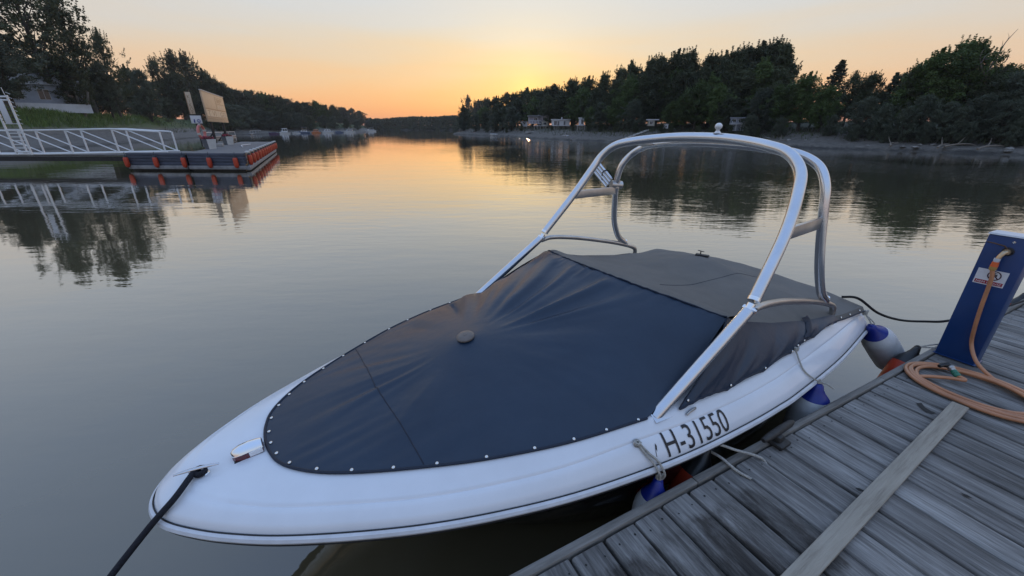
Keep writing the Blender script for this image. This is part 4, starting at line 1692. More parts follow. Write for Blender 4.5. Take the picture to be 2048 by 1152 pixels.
def tree_proto(kind, seed):
    rng = np.random.RandomState(seed)
    rr = random.Random(seed)
    tb_ = MB()
    cen, rad = [], []
    hgt = 10.0
    if kind == 'poplar':
        lo, wid, nl, elev, leafs, per = .10, 2.5, 44, 44, .118, 84
    elif kind == 'broad':
        lo, wid, nl, elev, leafs, per = .20, 3.5, 34, 26, .118, 84
    elif kind == 'willow':
        lo, wid, nl, elev, leafs, per = .06, 4.3, 40, 24, .108, 94
    elif kind == 'open':
        lo, wid, nl, elev, leafs, per = .26, 3.3, 26, 38, .108, 48
    elif kind == 'fir':
        lo, wid, nl, elev, leafs, per = .08, 2.0, 60, -12, .12, 26
    elif kind == 'shrub':
        lo, wid, nl, elev, leafs, per = .02, 5.4, 34, 22, .150, 90
    lean = Vector((rr.uniform(-.5, .5), rr.uniform(-.5, .5), 0))
    tr_ = [Vector((0, 0, -.3))] + [Vector((lean.x * t * t + rr.uniform(-.08, .08), lean.y * t * t + rr.uniform(-.08, .08), hgt * .95 * t)) for t in (.12, .3, .5, .7, .86, 1.0)]
    tp_ = catmull(tr_, 3)
    base_r = {'poplar': .21, 'broad': .27, 'willow': .30, 'open': .26, 'fir': .17, 'shrub': .15}[kind]
    tb_.tube(tp_, [base_r * (1.25 if i == 0 else 1) * (1 - .93 * (i / (len(tp_) - 1))) for i in range(len(tp_))], 8)

    def at(h):
        for a, b in zip(tp_, tp_[1:]):
            if a.z <= h <= b.z:
                return a.lerp(b, (h - a.z) / max(1e-6, b.z - a.z))
        return tp_[-1]

    def prof(t):     # t 0..1 over the crown
        if kind == 'poplar':
            return (math.sin(math.pi * min(1, (t * .80 + .16))) ** .5) * (1 - .18 * t)
        if kind == 'fir':
            return (1 - t) ** .85 + .04
        if kind in ('willow', 'shrub'):
            return math.sqrt(max(0.02, 1 - (max(0, t - .12) / .9) ** 2.1))
        return math.sin(math.pi * min(1, t * .80 + .20)) ** .6
    ga = rr.uniform(0, 6.28)
    for i in range(nl):
        t = (i + rr.uniform(0, .9)) / nl
        z0 = hgt * (lo + (.97 - lo) * t)
        ga += 2.39996 + rr.uniform(-.5, .5)
        L = wid * prof(t) * rr.uniform(.72, 1.18) * (.78 if kind == 'open' and rr.random() < .3 else 1)
        ev = math.radians(elev + (34 if kind in ('broad', 'open', 'willow', 'shrub') else 18) * t + rr.uniform(-12, 12))
        d = Vector((math.cos(ga) * math.cos(ev), math.sin(ga) * math.cos(ev), math.sin(ev)))
        zs = z0 - L * math.sin(ev) * .55
        p0 = at(max(.25 * hgt * lo + .2, zs))
        p1 = p0 + d * L
        if p1.z > hgt:
            p1.z = hgt - rr.uniform(0, .3)
        md = p0.lerp(p1, .55) + Vector((0, 0, .12 * L * (1 if kind != 'fir' else -.4)))
        lr = base_r * .34 * (1 - .6 * t)
        lpts = catmull([p0, md, p1], 4)
        tb_.tube(lpts, [lr * (1 - .85 * k / (len(lpts) - 1)) for k in range(len(lpts))], 5, caps=False)
        nb = 7 if kind != 'fir' else 4
        for k in range(nb):
            f = .30 + .70 * (k + rr.random()) / nb
            q = lpts[min(len(lpts) - 1, int(f * (len(lpts) - 1)))]
            jit = L * .24
            q = q + Vector((rr.gauss(0, jit), rr.gauss(0, jit), rr.gauss(0, jit * .7) + .05))
            if q.z < .15:
                q.z = rr.uniform(.15, .6)
            cen.append(tuple(q))
            rad.append({'poplar': .52, 'broad': .58, 'willow': .66, 'open': .46, 'fir': .36, 'shrub': .85}[kind] * rr.uniform(.55, 1.3))
    # sprays that break the outline
    v = leaf_cloud(cen, rad, per, leafs, rng, flat=.8 if kind != 'fir' else .35, droop=.25 if kind in ('willow', 'fir') else 0)
    nsp = 260
    base = np.array([cen[rr.randrange(len(cen))] for _ in range(nsp)])
    c0_ = np.array([0, 0, hgt * .5])
    dirs = base - c0_
    dirs /= np.linalg.norm(dirs, axis=1)[:, None]
    dirs[:, 2] += .45 if kind not in ('willow', 'fir') else -.1
    sp_ = np.concatenate([base + dirs * q for q in (.30, .45, .58, .70)])
    v2 = leaf_cloud(sp_, [.10] * len(sp_), 5, leafs * .85, rng)
    v = np.concatenate([v, v2])
    lm = {'poplar': 'leaf_dark', 'broad': 'leaf_green', 'willow': 'leaf_grey', 'open': 'leaf_dark', 'fir': 'leaf_fir', 'shrub': 'leaf_grey'}[kind]
    tm = tb_.mesh('trunk', ['bark'], 60)
    cm = mesh_quads('crown', v, lm)
    return tm, cm


PROTO = {}
for kd, n_ in (('poplar', 3), ('broad', 3), ('willow', 3), ('open', 2), ('fir', 1), ('shrub', 2)):
    PROTO[kd] = [tree_proto(kd, 50 + 13 * i + len(kd)) for i in range(n_)]
CROWN_ALT = {}


def crown_with(cm, matname):
    k_ = (cm.name, matname)
    if k_ not in CROWN_ALT:
        c2 = cm.copy()
        c2.materials.clear()
        c2.materials.append(M[matname])
        CROWN_ALT[k_] = c2
    return CROWN_ALT[k_]


TREES = []


def tree(kind, p, height, label, group=None, wide=1.0, leaf=None, name=None, bark=None, rz=None, lean=0.0, cat='tree'):
    tm, cm = PROTO[kind][len(TREES) % len(PROTO[kind])]
    if leaf:
        cm = crown_with(cm, leaf)
    t = thing(name or {'poplar': 'poplar_tree', 'broad': 'broadleaf_tree', 'willow': 'willow_tree', 'open': 'tall_tree', 'fir': 'conifer_tree', 'shrub': 'willow_shrub'}[kind], p, label, cat, group, R.uniform(0, 6.28) if rz is None else rz)
    s = height / 10.15
    t.scale = (s * wide, s * wide, s)
    t.rotation_euler[1] = lean
    link('trunk', tm, t)
    link('crown', cm, t)
    TREES.append(t)
    return t


def top_z(p, u, v):
    return aty(u, v, p.y).z


def tree_px(kind, side_, u, vtop, back, label, group=None, wide=1.0, leaf=None, sink=0.0, **kw):
    p = on_bank(side_, u, back)
    h = max(1.2, top_z(p, u, vtop) - p.z)
    return tree(kind, p, h, label, group, wide, leaf, **kw)


# right bank, skyline row of poplars behind the cabins (photo column, top)


def row_label(u):
    k_ = 0 if u < 1052 else 1 if u < 1180 else 2 if u < 1330 else 3
    return [('dark tree in the low far stretch of the right bank row, left of the cabins', 'far stretch of the right bank tree row'),
            ('dark tree of the right bank row rising directly behind the cabins', 'right bank trees behind the cabins'),
            ('dark tree of the right bank row between the stilted cabin and the flat roofed cabin', 'right bank trees between the stilted and flat roofed cabins'),
            ('dark poplar in the highest stretch of the right bank row, above the tower top', 'highest stretch of the right bank tree row')][k_]



sky_r = [(940, 206), (958, 203), (976, 200), (994, 197), (1012, 191), (1030, 188), (1048, 182), (1064, 180), (1080, 178), (1096, 177), (1112, 174), (1142, 164), (1172, 158), (1202, 150), (1230, 138), (1256, 126), (1284, 121), (1312, 117), (1340, 110),
         (1368, 108), (1395, 112), (1420, 110), (1445, 104), (1470, 97), (1496, 90), (1520, 86), (1545, 90)]
for i, (u, v) in enumerate(sky_r):
    tree_px('poplar' if i % 3 and u > 1190 else 'broad', 'r', u, v + R.uniform(-3, 3), 17 + R.uniform(0, 6), *row_label(u), wide=R.uniform(1.05, 1.3) + (.25 if u < 1190 else 0), leaf='leaf_dark', name='poplar_tree')
for i, (u, v) in enumerate([(968, 215), (1000, 208), (1035, 202), (1065, 195), (1096, 196), (1128, 186), (1160, 178), (1190, 176), (1222, 165), (1250, 158), (1278, 150), (1306, 152), (1335, 140), (1362, 146), (1390, 140), (1418, 150), (1444, 132), (1476, 140), (1505, 128), (1535, 140)]):
    tree_px('broad' if i % 2 or u < 1190 else 'poplar', 'r', u, v + R.uniform(-4, 4), 13 + R.uniform(0, 2.5), *row_label(u), wide=R.uniform(1.05, 1.3) + (.2 if u < 1190 else 0), leaf='leaf_dark' if i % 3 else 'leaf_green', name='poplar_tree')
tree_px('open', 'r', 923, 194, 8, 'lone ragged tree at the far tip of the right bank against the orange sky', wide=.95)
tree_px('broad', 'r', 910, 212, 6, 'low dark tree at the waterline on the far tip of the right bank', wide=1.1, leaf='leaf_dark')
GM = 'rounded trees in front of the poplars on the right bank'
LM_ = 'rounded dark tree standing in front of the poplars on the right bank'
for i, (u, v, k_, bk, wd) in enumerate([(918, 226, 'willow', 5, 1.2), (935, 222, 'willow', 6, 1.3), (952, 228, 'willow', 5, 1.2), (972, 224, 'willow', 6, 1.3), (990, 226, 'willow', 5, 1.2), (1006, 216, 'willow', 7, 1.2), (1024, 214, 'willow', 6, 1.15), (1180, 215, 'broad', 10, 1.1), (1200, 205, 'willow', 9, 1.0), (1228, 196, 'broad', 9, 1.2),
                                        (1262, 200, 'willow', 8, 1.1), (1335, 205, 'broad', 8, 1.1), (1362, 190, 'broad', 9, 1.2), (1392, 165, 'broad', 9, 1.15), (1428, 172, 'broad', 8.5, 1.15), (1452, 196, 'willow', 7.5, 1.0)]):
    tree_px(k_, 'r', u, v, bk, LM_, GM, wide=wd, leaf='leaf_green' if k_ == 'broad' else ('leaf_dark' if i % 2 else None), name='rounded_tree')
GF = 'dark trees filling the wood behind the right bank'
for i in range(30):
    u = 905 + 1170 * i / 29
    vt = interp(u, [(905, 236), (960, 222), (1100, 205), (1250, 165), (1400, 140), (1540, 130), (1600, 185), (1760, 180), (1850, 130), (1930, 130), (2080, 165)])
    tree_px('willow', 'r', u, vt + R.uniform(-6, 10), 26 + R.uniform(0, 8), 'dark tree deep in the wood behind the right bank, glimpsed between others', GF, wide=R.uniform(1.2, 1.5), leaf='leaf_dark', name='wood_tree')
# right bank, nearer clumps (right third of the picture)
tree_px('willow', 'r', 1512, 178, 6.5, 'grey green willow left of the bright green tree on the right bank', wide=1.0)
tree_px('broad', 'r', 1590, 152, 8.5, 'bright green broad tree below the conifer on the right bank', wide=1.35, leaf='leaf_green')
tree_px('broad', 'r', 1548, 172, 8.0, 'green tree leaning against the broad green tree on the right bank', wide=1.15, leaf='leaf_green')
tree_px('broad', 'r', 1632, 176, 7.5, 'green tree at the right shoulder of the broad green tree', wide=1.15, leaf='leaf_green')
tree_px('fir', 'r', 1640, 121, 14, 'pointed dark conifer rising above the green trees on the right bank', wide=1.5)
tree_px('open', 'r', 1690, 148, 13, 'dark tree right of the conifer with sky showing through', wide=1.1)
tree_px('broad', 'r', 1722, 150, 12, 'dark tree in the dip right of the conifer', wide=1.1, leaf='leaf_dark')
tree_px('fir', 'r', 1760, 146, 13, 'small dark spruce in the dip before the big green tree', wide=1.5)
tree_px('broad', 'r', 1790, 134, 11, 'dark shoulder tree left of the biggest tree on the right bank', wide=1.15, leaf='leaf_dark')
tree_px('broad', 'r', 1872, 84, 10.5, 'biggest broad green tree near the right border', wide=1.15, leaf='leaf_green')
tree_px('broad', 'r', 1835, 108, 9.5, 'tall green tree joined to the left of the biggest tree', wide=1.1, leaf='leaf_green')
tree_px('open', 'r', 1915, 92, 11, 'airy tree top at the right edge of the biggest tree', wide=1.05, leaf='leaf_green')
tree_px('willow', 'r', 1960, 150, 10, 'dark tree below the bare dead branches near the right border', wide=1.1, leaf='leaf_dark')
tree_px('willow', 'r', 2030, 142, 9, 'grey green tree at the right border of the picture', wide=1.2)
tree_px('willow', 'r', 2100, 150, 9, 'grey green tree just past the right border', wide=1.2)
tree_px('broad', 'r', 2062, 92, 13, 'tree top peeking in at the right border above the grey tree', wide=.8, leaf='leaf_dark')
GS = 'grey willow bushes at the water on the right bank'
LS = 'grey green willow bush growing down to the water on the right bank'
for u, v, k_, bk, wd in [(1490, 232, 'shrub', 4.5, .9), (1560, 236, 'shrub', 5, .8), (1655, 232, 'shrub', 5.5, .8), (1722, 196, 'willow', 5, 1.15), (1752, 212, 'shrub', 4.5, .75), (1790, 214, 'willow', 4, 1.0), (1828, 190, 'willow', 5.5, 1.0), (1870, 205, 'willow', 4.5, 1.0), (1905, 215, 'willow', 4, 1.0),
                         (1945, 190, 'willow', 5, 1.1), (1990, 200, 'willow', 4.5, 1.1), (2035, 215, 'willow', 3.6, 1.0), (2010, 235, 'shrub', 3.2, .7), (1930, 244, 'shrub', 3.2, .7), (1850, 246, 'shrub', 3.4, .7), (1700, 250, 'shrub', 3.4, .6), (1770, 250, 'shrub', 3.2, .55), (2080, 240, 'shrub', 3.2, .7)]:
    tree_px(k_, 'r', u, v, bk, LS, GS, wide=wd, name='willow_shrub')
# bushes among the cabins
GB = 'low bushes at the foot of the cabins'
LB = 'low dark bush at the foot of the cabins on the right bank'
for u, v, bk, wd in [(1044, 247, 6.5, .6), (1104, 250, 8, .55), (1148, 248, 7.5, .6), (1178, 247, 7.5, .7), (1205, 246, 7, .7), (1235, 244, 7, .7), (1268, 246, 6.5, .7), (1322, 248, 6, .7), (1345, 250, 5.5, .6), (1395, 252, 5, .7), (1425, 248, 5.5, .8), (1458, 250, 5, .6), (1515, 254, 5, .6), (975, 252, 4, .6), (1012, 251, 4.5, .6)]:
    tree_px('shrub', 'r', u, v, bk, LB, GB, wide=wd, leaf='leaf_dark', name='bush', cat='bush')

# dead branches above the right border tree
pd = on_bank('r', 1955, 11)
dd_ = MB()
dz = lambda u, v: aty(u, v, pd.y) - pd
trunk_top = dz(1972, 150)
dd_.tube(catmull([Vector((0, 0, -.3)), dz(1958, 230), dz(1968, 180), trunk_top], 4), [.30, .27, .24, .22, .2, .18, .17, .16, .15, .14, .13, .12, .11], 7)
dead = thing('dead_tree', pd, 'bare dead tree with long pale branches above the right bank', 'tree')
dd_.build('trunk', 'pale_bark', dead)
for br, r0 in [([(1972, 150), (1985, 128), (1999, 105), (2012, 84), (2036, 58)], .11), ([(1985, 128), (2004, 112), (2010, 96)], .05), ([(1999, 105), (2004, 92), (2006, 80)], .04), ([(1970, 150), (1962, 132), (1968, 116), (1980, 104)], .08),
               ([(1964, 135), (1960, 120), (1964, 104), (1972, 96)], .05), ([(1985, 130), (2000, 128), (2012, 122), (2018, 112)], .045), ([(2012, 84), (2018, 74), (2016, 66)], .03), ([(1968, 118), (1978, 118), (1984, 112)], .03)]:
    pts_ = catmull([dz(*q) for q in br], 4)
    MB().tube(pts_, [r0 * (1 - .85 * i / (len(pts_) - 1)) for i in range(len(pts_))], 6).build('branch', 'pale_bark', dead)

# left bank
tree_px('open', 'l', 122, -70, 24, 'tallest tree on the left bank, sky showing through its limbs', wide=1.0, leaf='leaf_dark')
tree_px('open', 'l', 195, -8, 22, 'tall ragged tree leaning right of the tallest tree on the left bank', wide=.95, leaf='leaf_dark')
tree_px('open', 'l', 242, 66, 20, 'slender ragged tree at the right side of the tall group on the left bank', wide=.75, leaf='leaf_dark')
tree_px('open', 'l', 20, -60, 30, 'tall dark tree at the top left corner of the picture', wide=1.1, leaf='leaf_dark')
tree_px('broad', 'l', 30, 48, 22, 'big grey green willow at the left border of the picture', wide=1.1, leaf='leaf_grey')
tree_px('broad', 'l', -60, 40, 20, 'willow just past the left border', wide=1.1, leaf='leaf_grey')
tree_px('broad', 'l', 132, 112, 25, 'dark willow under the tallest tree on the left bank', wide=1.1, leaf='leaf_dark')
wt_ = tree_px('broad', 'l', 165, 118, 19.5, 'dark spreading willow with leaning trunks on the grassy bank', wide=.95, leaf='leaf_dark', rz=.0)
for dx_, dy_, r0 in ((2.6, .3, .36), (-2.0, .5, .30), (1.2, -1.0, .26)):
    MB().tube(catmull([(dx_ * .12, 0, -.3), (dx_ * .3, dy_ * .2, 1.2), (dx_ * .75, dy_ * .7, 3.0), (dx_, dy_, 4.6)], 4), [r0 * (1 - .045 * k_) for k_ in range(13)], 8).build('trunk', 'pale_bark', wt_)
tree_px('broad', 'l', 228, 128, 19, 'grey willow at the foot of the slender tree on the left bank', wide=.85, leaf='leaf_grey')
tree_px('broad', 'l', 285, 136, 30, 'dark tree in the gap left of the round willow', wide=1.0, leaf='leaf_dark')
tree_px('willow', 'l', 306, 140, 17.5, 'round grey willow standing alone on the grass, left of the signs', wide=.72)
tree_px('open', 'l', 345, 122, 30, 'pale topped tree behind the round willow on the left bank', wide=1.0)
tree_px('open', 'l', 375, 108, 30, 'tall bushy tree behind the narrow sign', wide=1.1, leaf='leaf_dark')
tree_px('open', 'l', 405, 112, 32, 'tall tree with feathery shoots behind the billboard', wide=1.0)
tree_px('broad', 'l', 372, 150, 24, 'dark willow behind the narrow signs', wide=1.15, leaf='leaf_dark')
tree_px('broad', 'l', 428, 142, 28, 'round dark tree behind the billboard', wide=1.05, leaf='leaf_dark')
tree_px('willow', 'l', 455, 165, 23, 'dark willow right of the billboard', wide=1.0, leaf='leaf_dark')
tree_px('willow', 'l', 342, 196, 21, 'low willow beside the round one, left of the signs', wide=.9, leaf='leaf_dark')
GL = 'trees of the receding row along the left bank'
LL = 'dark tree in the receding row along the left bank behind the moored boats'
for i, (u, v) in enumerate([(478, 180), (495, 186), (512, 180), (530, 188), (548, 192), (565, 195), (582, 199), (600, 203), (618, 204), (636, 205), (654, 208), (672, 211), (690, 214), (706, 218), (722, 224), (738, 231), (752, 236)]):
    tree_px('broad' if i % 2 else 'willow', 'l', u, v + R.uniform(-2, 2), 22 + R.uniform(0, 6), LL, GL, wide=R.uniform(1.3, 1.6), leaf='leaf_dark' if i % 3 else None, name='broadleaf_tree')
for i, (u, v) in enumerate([(440, 200), (462, 208), (482, 210), (500, 218), (520, 216), (540, 224), (560, 222), (580, 226), (602, 228), (625, 230), (648, 232), (670, 234), (694, 236), (716, 239), (736, 243)]):
    tree_px('willow', 'l', u, v + R.uniform(-2, 2), 9 + R.uniform(0, 5), LL, GL, wide=R.uniform(1.25, 1.6), leaf='leaf_dark' if i % 3 == 0 else None, name='broadleaf_tree')

for i in range(16):
    u = -60 + 560 * i / 15
    vt = interp(u, [(-60, 90), (130, 120), (240, 150), (290, 165), (400, 150), (500, 200)])
    tree_px('willow', 'l', u, vt + R.uniform(-8, 10), 40 + R.uniform(0, 12), 'dark tree deep in the wood behind the left bank, glimpsed between others', 'dark trees filling the wood behind the left bank', wide=R.uniform(1.2, 1.5), leaf='leaf_dark', name='wood_tree')
for i in range(26):
    u = 470 + 300 * i / 25
    vt = interp(u, [(470, 190), (560, 203), (650, 214), (720, 228), (770, 240)])
    tree_px('willow', 'l', u, vt + R.uniform(-2, 4), 34 + R.uniform(0, 14), 'dark tree deep in the wood behind the left bank, glimpsed between others', 'dark trees filling the wood behind the left bank', wide=R.uniform(1.4, 1.8), leaf='leaf_dark', name='wood_tree')
# distant wood closing the river: one far mass
cen, rad = [], []
for i in range(420):
    u = R.uniform(735, 935)
    y = R.uniform(441, 490)
    vt = interp(u, [(735, 238), (770, 238), (800, 235), (830, 233), (870, 234), (900, 231), (935, 233)]) + R.uniform(-1.2, 2.5)
    zt = aty(u, vt, y).z
    x = aty(u, 250, y).x
    for f in (.06, .25, .5, .72, .92):
        cen.append((x + R.uniform(-2, 2), y + R.uniform(-3, 3), zt * f))
        rad.append(R.uniform(1.6, 2.8) * (1.15 - .5 * f))
tag(link('distant_wood', mesh_quads('distant_wood', leaf_cloud(cen, rad, 36, .8, NP), 'leaf_dark')), 'hazy distant wood closing the river under the orange sky', 'wood', kind='stuff')

# ------------------------------------------------------------------ ground cover
def blades(n, place, hmin, hmax, w, matname, name, label, cat):
    v = []
    for _ in range(n):
        p = place()
        h = R.uniform(hmin, hmax)
        a = R.uniform(0, 6.28)
        dx, dy = math.cos(a) * w, math.sin(a) * w
        lx_, ly_ = R.gauss(0, .3) * h, R.gauss(0, .3) * h
        v += [(p.x - dx, p.y - dy, p.z), (p.x + dx, p.y + dy, p.z), (p.x + lx_ * .6 + dx * .7, p.y + ly_ * .6 + dy * .7, p.z + h * .65), (p.x + lx_, p.y + ly_, p.z + h)]
    return tag(link(name, mesh_quads(name, np.array(v), matname)), label, cat, kind='stuff')


def grass_place():
    u = R.uniform(-60, 345)
    return on_fast('l', u, R.uniform(14.2, 24) if u < 215 else R.uniform(15.5, 26))


_cache = {}


def on_fast(side_, u, back):
    k_ = (side_, round(u / 6), round(back * 2))
    if k_ not in _cache:
        _cache[k_] = on_bank(side_, k_[1] * 6, k_[2] / 2)
    q = _cache[k_].copy()
    q.x += R.uniform(-.4, .4)
    q.y += R.uniform(-.4, .4)
    q.z += .05
    return q


blades(9000, grass_place, .30, .95, .05, 'grass', 'bank_grass', 'tall green grass on the left bank below the trees', 'grass')
blades(5000, lambda: on_fast('r', R.uniform(930, 2060), R.uniform(4.0, 13)), .15, .55, .06, 'weeds', 'bank_weeds', 'low weeds scattered on the mud of the right bank', 'weeds')
blades(2500, lambda: on_fast('l', R.uniform(330, 760), R.uniform(9, 20)), .2, .7, .06, 'weeds', 'far_weeds', 'dark weeds below the receding trees of the left bank', 'weeds')

rock = []
for s_ in range(4):
    bm = bmesh.new()
    bmesh.ops.create_icosphere(bm, subdivisions=2, radius=1)
    rr = random.Random(s_)
    for v in bm.verts:
        v.co *= 1 + rr.uniform(-.22, .18)
        v.co.z *= .55
    me = bpy.data.meshes.new('rock')
    bm.to_mesh(me)
    bm.free()
    me.materials.append(M['stone'])
    rock.append(me)
for i in range(46):
    u = R.uniform(915, 2050)
    p = on_bank('r', u, R.uniform(.4, 4.5))
    o = link('rock', rock[i % 4], None, p + Vector((0, 0, .12)))
    s_ = R.uniform(.08, .30)
    o.scale = (s_ * R.uniform(.9, 1.7), s_, s_ * R.uniform(.7, 1.1))
    o.rotation_euler = (0, 0, R.uniform(0, 6))
    tag(o, 'grey stone lying on the muddy edge of the right bank', 'stone', 'stones along the right bank')
# driftwood at the right waterline
for i, (u, bk, ln, rz_) in enumerate([(1880, 1.2, 3.2, .5), (1935, 1.8, 2.6, -.3), (2000, 1.0, 3.5, .2), (1780, 1.5, 2.2, .8), (1560, 1.5, 2.0, .4)]):
    p = on_bank('r', u, bk)
    dl = thing('driftwood', p + Vector((0, 0, .2)), ['bleached forked driftwood branch on the right bank below the biggest tree', 'thin driftwood branch beside the forked one on the right bank', 'long driftwood branch near the right border waterline', 'short driftwood branch below the dip in the right bank trees', 'small driftwood branch on mud below the bright green tree'][i], 'driftwood', rz=rz_)
    MB().tube(catmull([(-ln / 2, 0, -.05), (-ln / 6, .12, .18), (ln / 5, -.1, .25), (ln / 2, .1, .1)], 4), [.10 - .006 * k_ for k_ in range(13)], 6).build('stem', 'driftwood', dl)
    MB().tube(catmull([(-ln / 8, .1, .18), (.1, .35, .55), (.35, .5, .9)], 3), [.05 - .006 * k_ for k_ in range(7)], 5).build('branch', 'driftwood', dl)

# ------------------------------------------------------------------ pontoon, gangway and signs on the left
PZ = .98
PA, PB_, PC = atz(262, 341, 0), atz(495.6, 342.5, 0), atz(550, 303.6, 0)
along = (PC - PB_).normalized()
front_d = (PB_ - PA).normalized()
PMID = PA.lerp(PB_, .52)
pon = thing('floating_pontoon', (PB_.x, PB_.y, 0), 'long dark floating pontoon lined with orange fenders on the left', 'pontoon')
L_P = (PC - PB_).length


def rel(p, z):
    q = p - PB_
    return (q.x, q.y, z)


far_l = PMID + along * L_P
MB().prism([rel(PMID, 0), rel(PB_, 0), rel(PC, 0), rel(far_l, 0)], PZ - .10, PZ).build('deck', 'pontoon_deck', pon, 0)
MB().prism([rel(PMID + along * .18 + front_d * .1, 0), rel(PB_ + along * .18 - front_d * .10, 0), rel(PC - front_d * .12, 0), rel(far_l + front_d * .1, 0)], -.5, PZ - .102).build('float_body', 'black_rubber', pon, 0)
pl2 = [PA + along * 2.3, PA, PMID - front_d * .05, PMID - front_d * .05 + along * 2.3]
MB().prism([rel(p, 0) for p in pl2], PZ - .10, PZ - .004).build('landing_deck', 'pontoon_deck', pon, 0)
MB().prism([rel(pl2[0] - along * .1 + front_d * .1, 0), rel(pl2[1] + along * .18 + front_d * .1, 0), rel(pl2[2] + along * .18 - front_d * .1, 0), rel(pl2[3] - along * .1 - front_d * .1, 0)], -.5, PZ - .102).build('landing_float', 'black_rubber', pon, 0)


def board_between(a, b, z0, z1, out, th, name, matn):
    d = (b - a).normalized()
    nrm = Vector((d.y, -d.x, 0))
    m_ = (a + b) / 2 + nrm * out
    return MB().box(rel(m_, (z0 + z1) / 2), ((b - a).length, th, z1 - z0), rot=Matrix.Rotation(math.atan2(d.y, d.x), 3, 'Z'), bev=.012).build(name, matn, pon)


for a, b in ((PA + front_d * .03, PMID - front_d * .10), (PMID + front_d * .03, PB_ - front_d * .03)):
    for z0, z1 in ((.32, .475), (.49, .645), (.66, .80), (.815, .97)):
        board_between(a, b, z0, z1, 0.0, .06, 'side_plank', 'pontoon_side')
    board_between(a, b, .10, .30, .03, .16, 'wale', 'pontoon_wale')
a, b = PB_ + along * .05, PC - along * .02
for z0, z1 in ((.40, .58), (.60, .78), (.80, .97)):
    board_between(a, b, z0, z1, 0.0, .06, 'side_plank', 'pontoon_side')
board_between(a, b, .05, .26, .05, .22, 'wale', 'pontoon_wale')
# a white mooring rail and rope lying on deck
MB().tube(catmull([rel(PB_.lerp(PMID, .35) + along * 8, PZ + .03), rel(PB_.lerp(PMID, .5) + along * 11, PZ + .04), rel(PB_.lerp(PMID, .4) + along * 14, PZ + .03)], 5), .03, 6).build('deck_rope', 'white_paint', pon)
fmesh_b = MB().lathe([(0, -.62), (.07, -.60), (.115, -.52), (.125, -.40), (.125, -.16), (.115, -.10), (.09, -.05)], 14).mesh('fender_body', ['fender_orange'], 60)
fmesh_c = MB().lathe([(.092, -.052), (.07, -.01), (.05, .03), (.03, .05), (0, .052)], 14).mesh('fender_cap', ['fender_black'], 60)
fmesh_s = MB().box((-.05, -.03, .10), (.20, .20, .13), bev=.04).mesh('fender_strap', ['pot_white'], 60)
fmesh_r = MB().tube([(0, 0, .04), (.0, .02, .16), (0, .05, .24)], .012, 6).mesh('fender_rope', ['black_rope'], 60)


def pfender(p, z, label, group, sc=1.0, strap=False):
    t = thing('pontoon_fender', (p.x, p.y, z), label, 'fender', group)
    t.scale = (sc, sc, sc)
    link('body', fmesh_b, t)
    link('cap', fmesh_c, t)
    link('rope', fmesh_r, t)
    if strap:
        link('strap', fmesh_s, t)


nf = Vector((front_d.y, -front_d.x, 0))
for k_, f in enumerate((.012, .262, .500, .715, .935)):
    p = PA.lerp(PB_, f) + nf * .16
    pfender(p, .80, ['leftmost orange fender on the pontoon front', 'second orange fender from the left on the pontoon front', 'middle orange fender on the pontoon front, beside the gap', 'fourth orange fender from the left on the pontoon front', 'rightmost orange fender on the pontoon front'][k_], 'orange fenders on the pontoon front', 1.0)
na = Vector((along.y, -along.x, 0))
NF = 13
for k_ in range(NF):
    p = PB_ + along * (.45 + (L_P - .7) * k_ / (NF - 1)) + na * .20
    pfender(p, .92, 'orange fender in the long row down the river side of the pontoon', 'row of orange fenders down the pontoon side', 1.0, True)

# gangway: two white trusses with a walkway, leading off to the left
GY0, GY1 = 24.55, 25.45
gx0, gx1 = aty(335, 303, GY0).x, -41.0
gang = thing('gangway', (gx0, GY0, 0), 'white metal truss gangway leading from the left bank to the pontoon', 'gangway')
span = gx0 - gx1


def gz(x):      # lower chord height
    return lerp(1.00, .86, (gx0 - x) / 8) if x > gx0 - 8 else .86


NB = 12
xs_ = [gx0 - 2.72 * k_ - .12 for k_ in range(8)]
for gi, gy in enumerate((GY0, GY1)):
    off = 0.0
    MB().tube([(x - gx0, gy - GY0, gz(x)) for x in [gx0] + xs_], .055, 8).build('lower_chord', 'white_paint', gang)
    topc = [(xs_[0] - gx0 - .05, gy - GY0, gz(xs_[0]) + 1.10)] + [(x - gx0, gy - GY0, gz(x) + 1.30) for x in xs_[1:]]
    MB().tube(topc, .045, 8).build('top_chord', 'white_paint', gang)
    for k_, x in enumerate(xs_):
        MB().tube([(x - gx0, gy - GY0, gz(x)), (x - gx0, gy - GY0, gz(x) + (1.10 if k_ == 0 else 1.30))], .045, 8).build('truss_post', 'white_paint', gang)
        if k_ + 1 < len(xs_):
            x2 = xs_[k_ + 1]
            MB().tube([(x - gx0, gy - GY0, gz(x) + .02), (x2 - gx0, gy - GY0, gz(x2) + 1.27)], .036, 8).build('diagonal', 'white_paint', gang)
MB().box((-span / 2, (GY1 - GY0) / 2, .80), (span, GY1 - GY0 - .1, .06)).build('walkway', 'pontoon_deck', gang)
MB().box((-span / 2, -.06, .62), (span, .08, .26)).build('side_beam', 'dark_steel', gang)

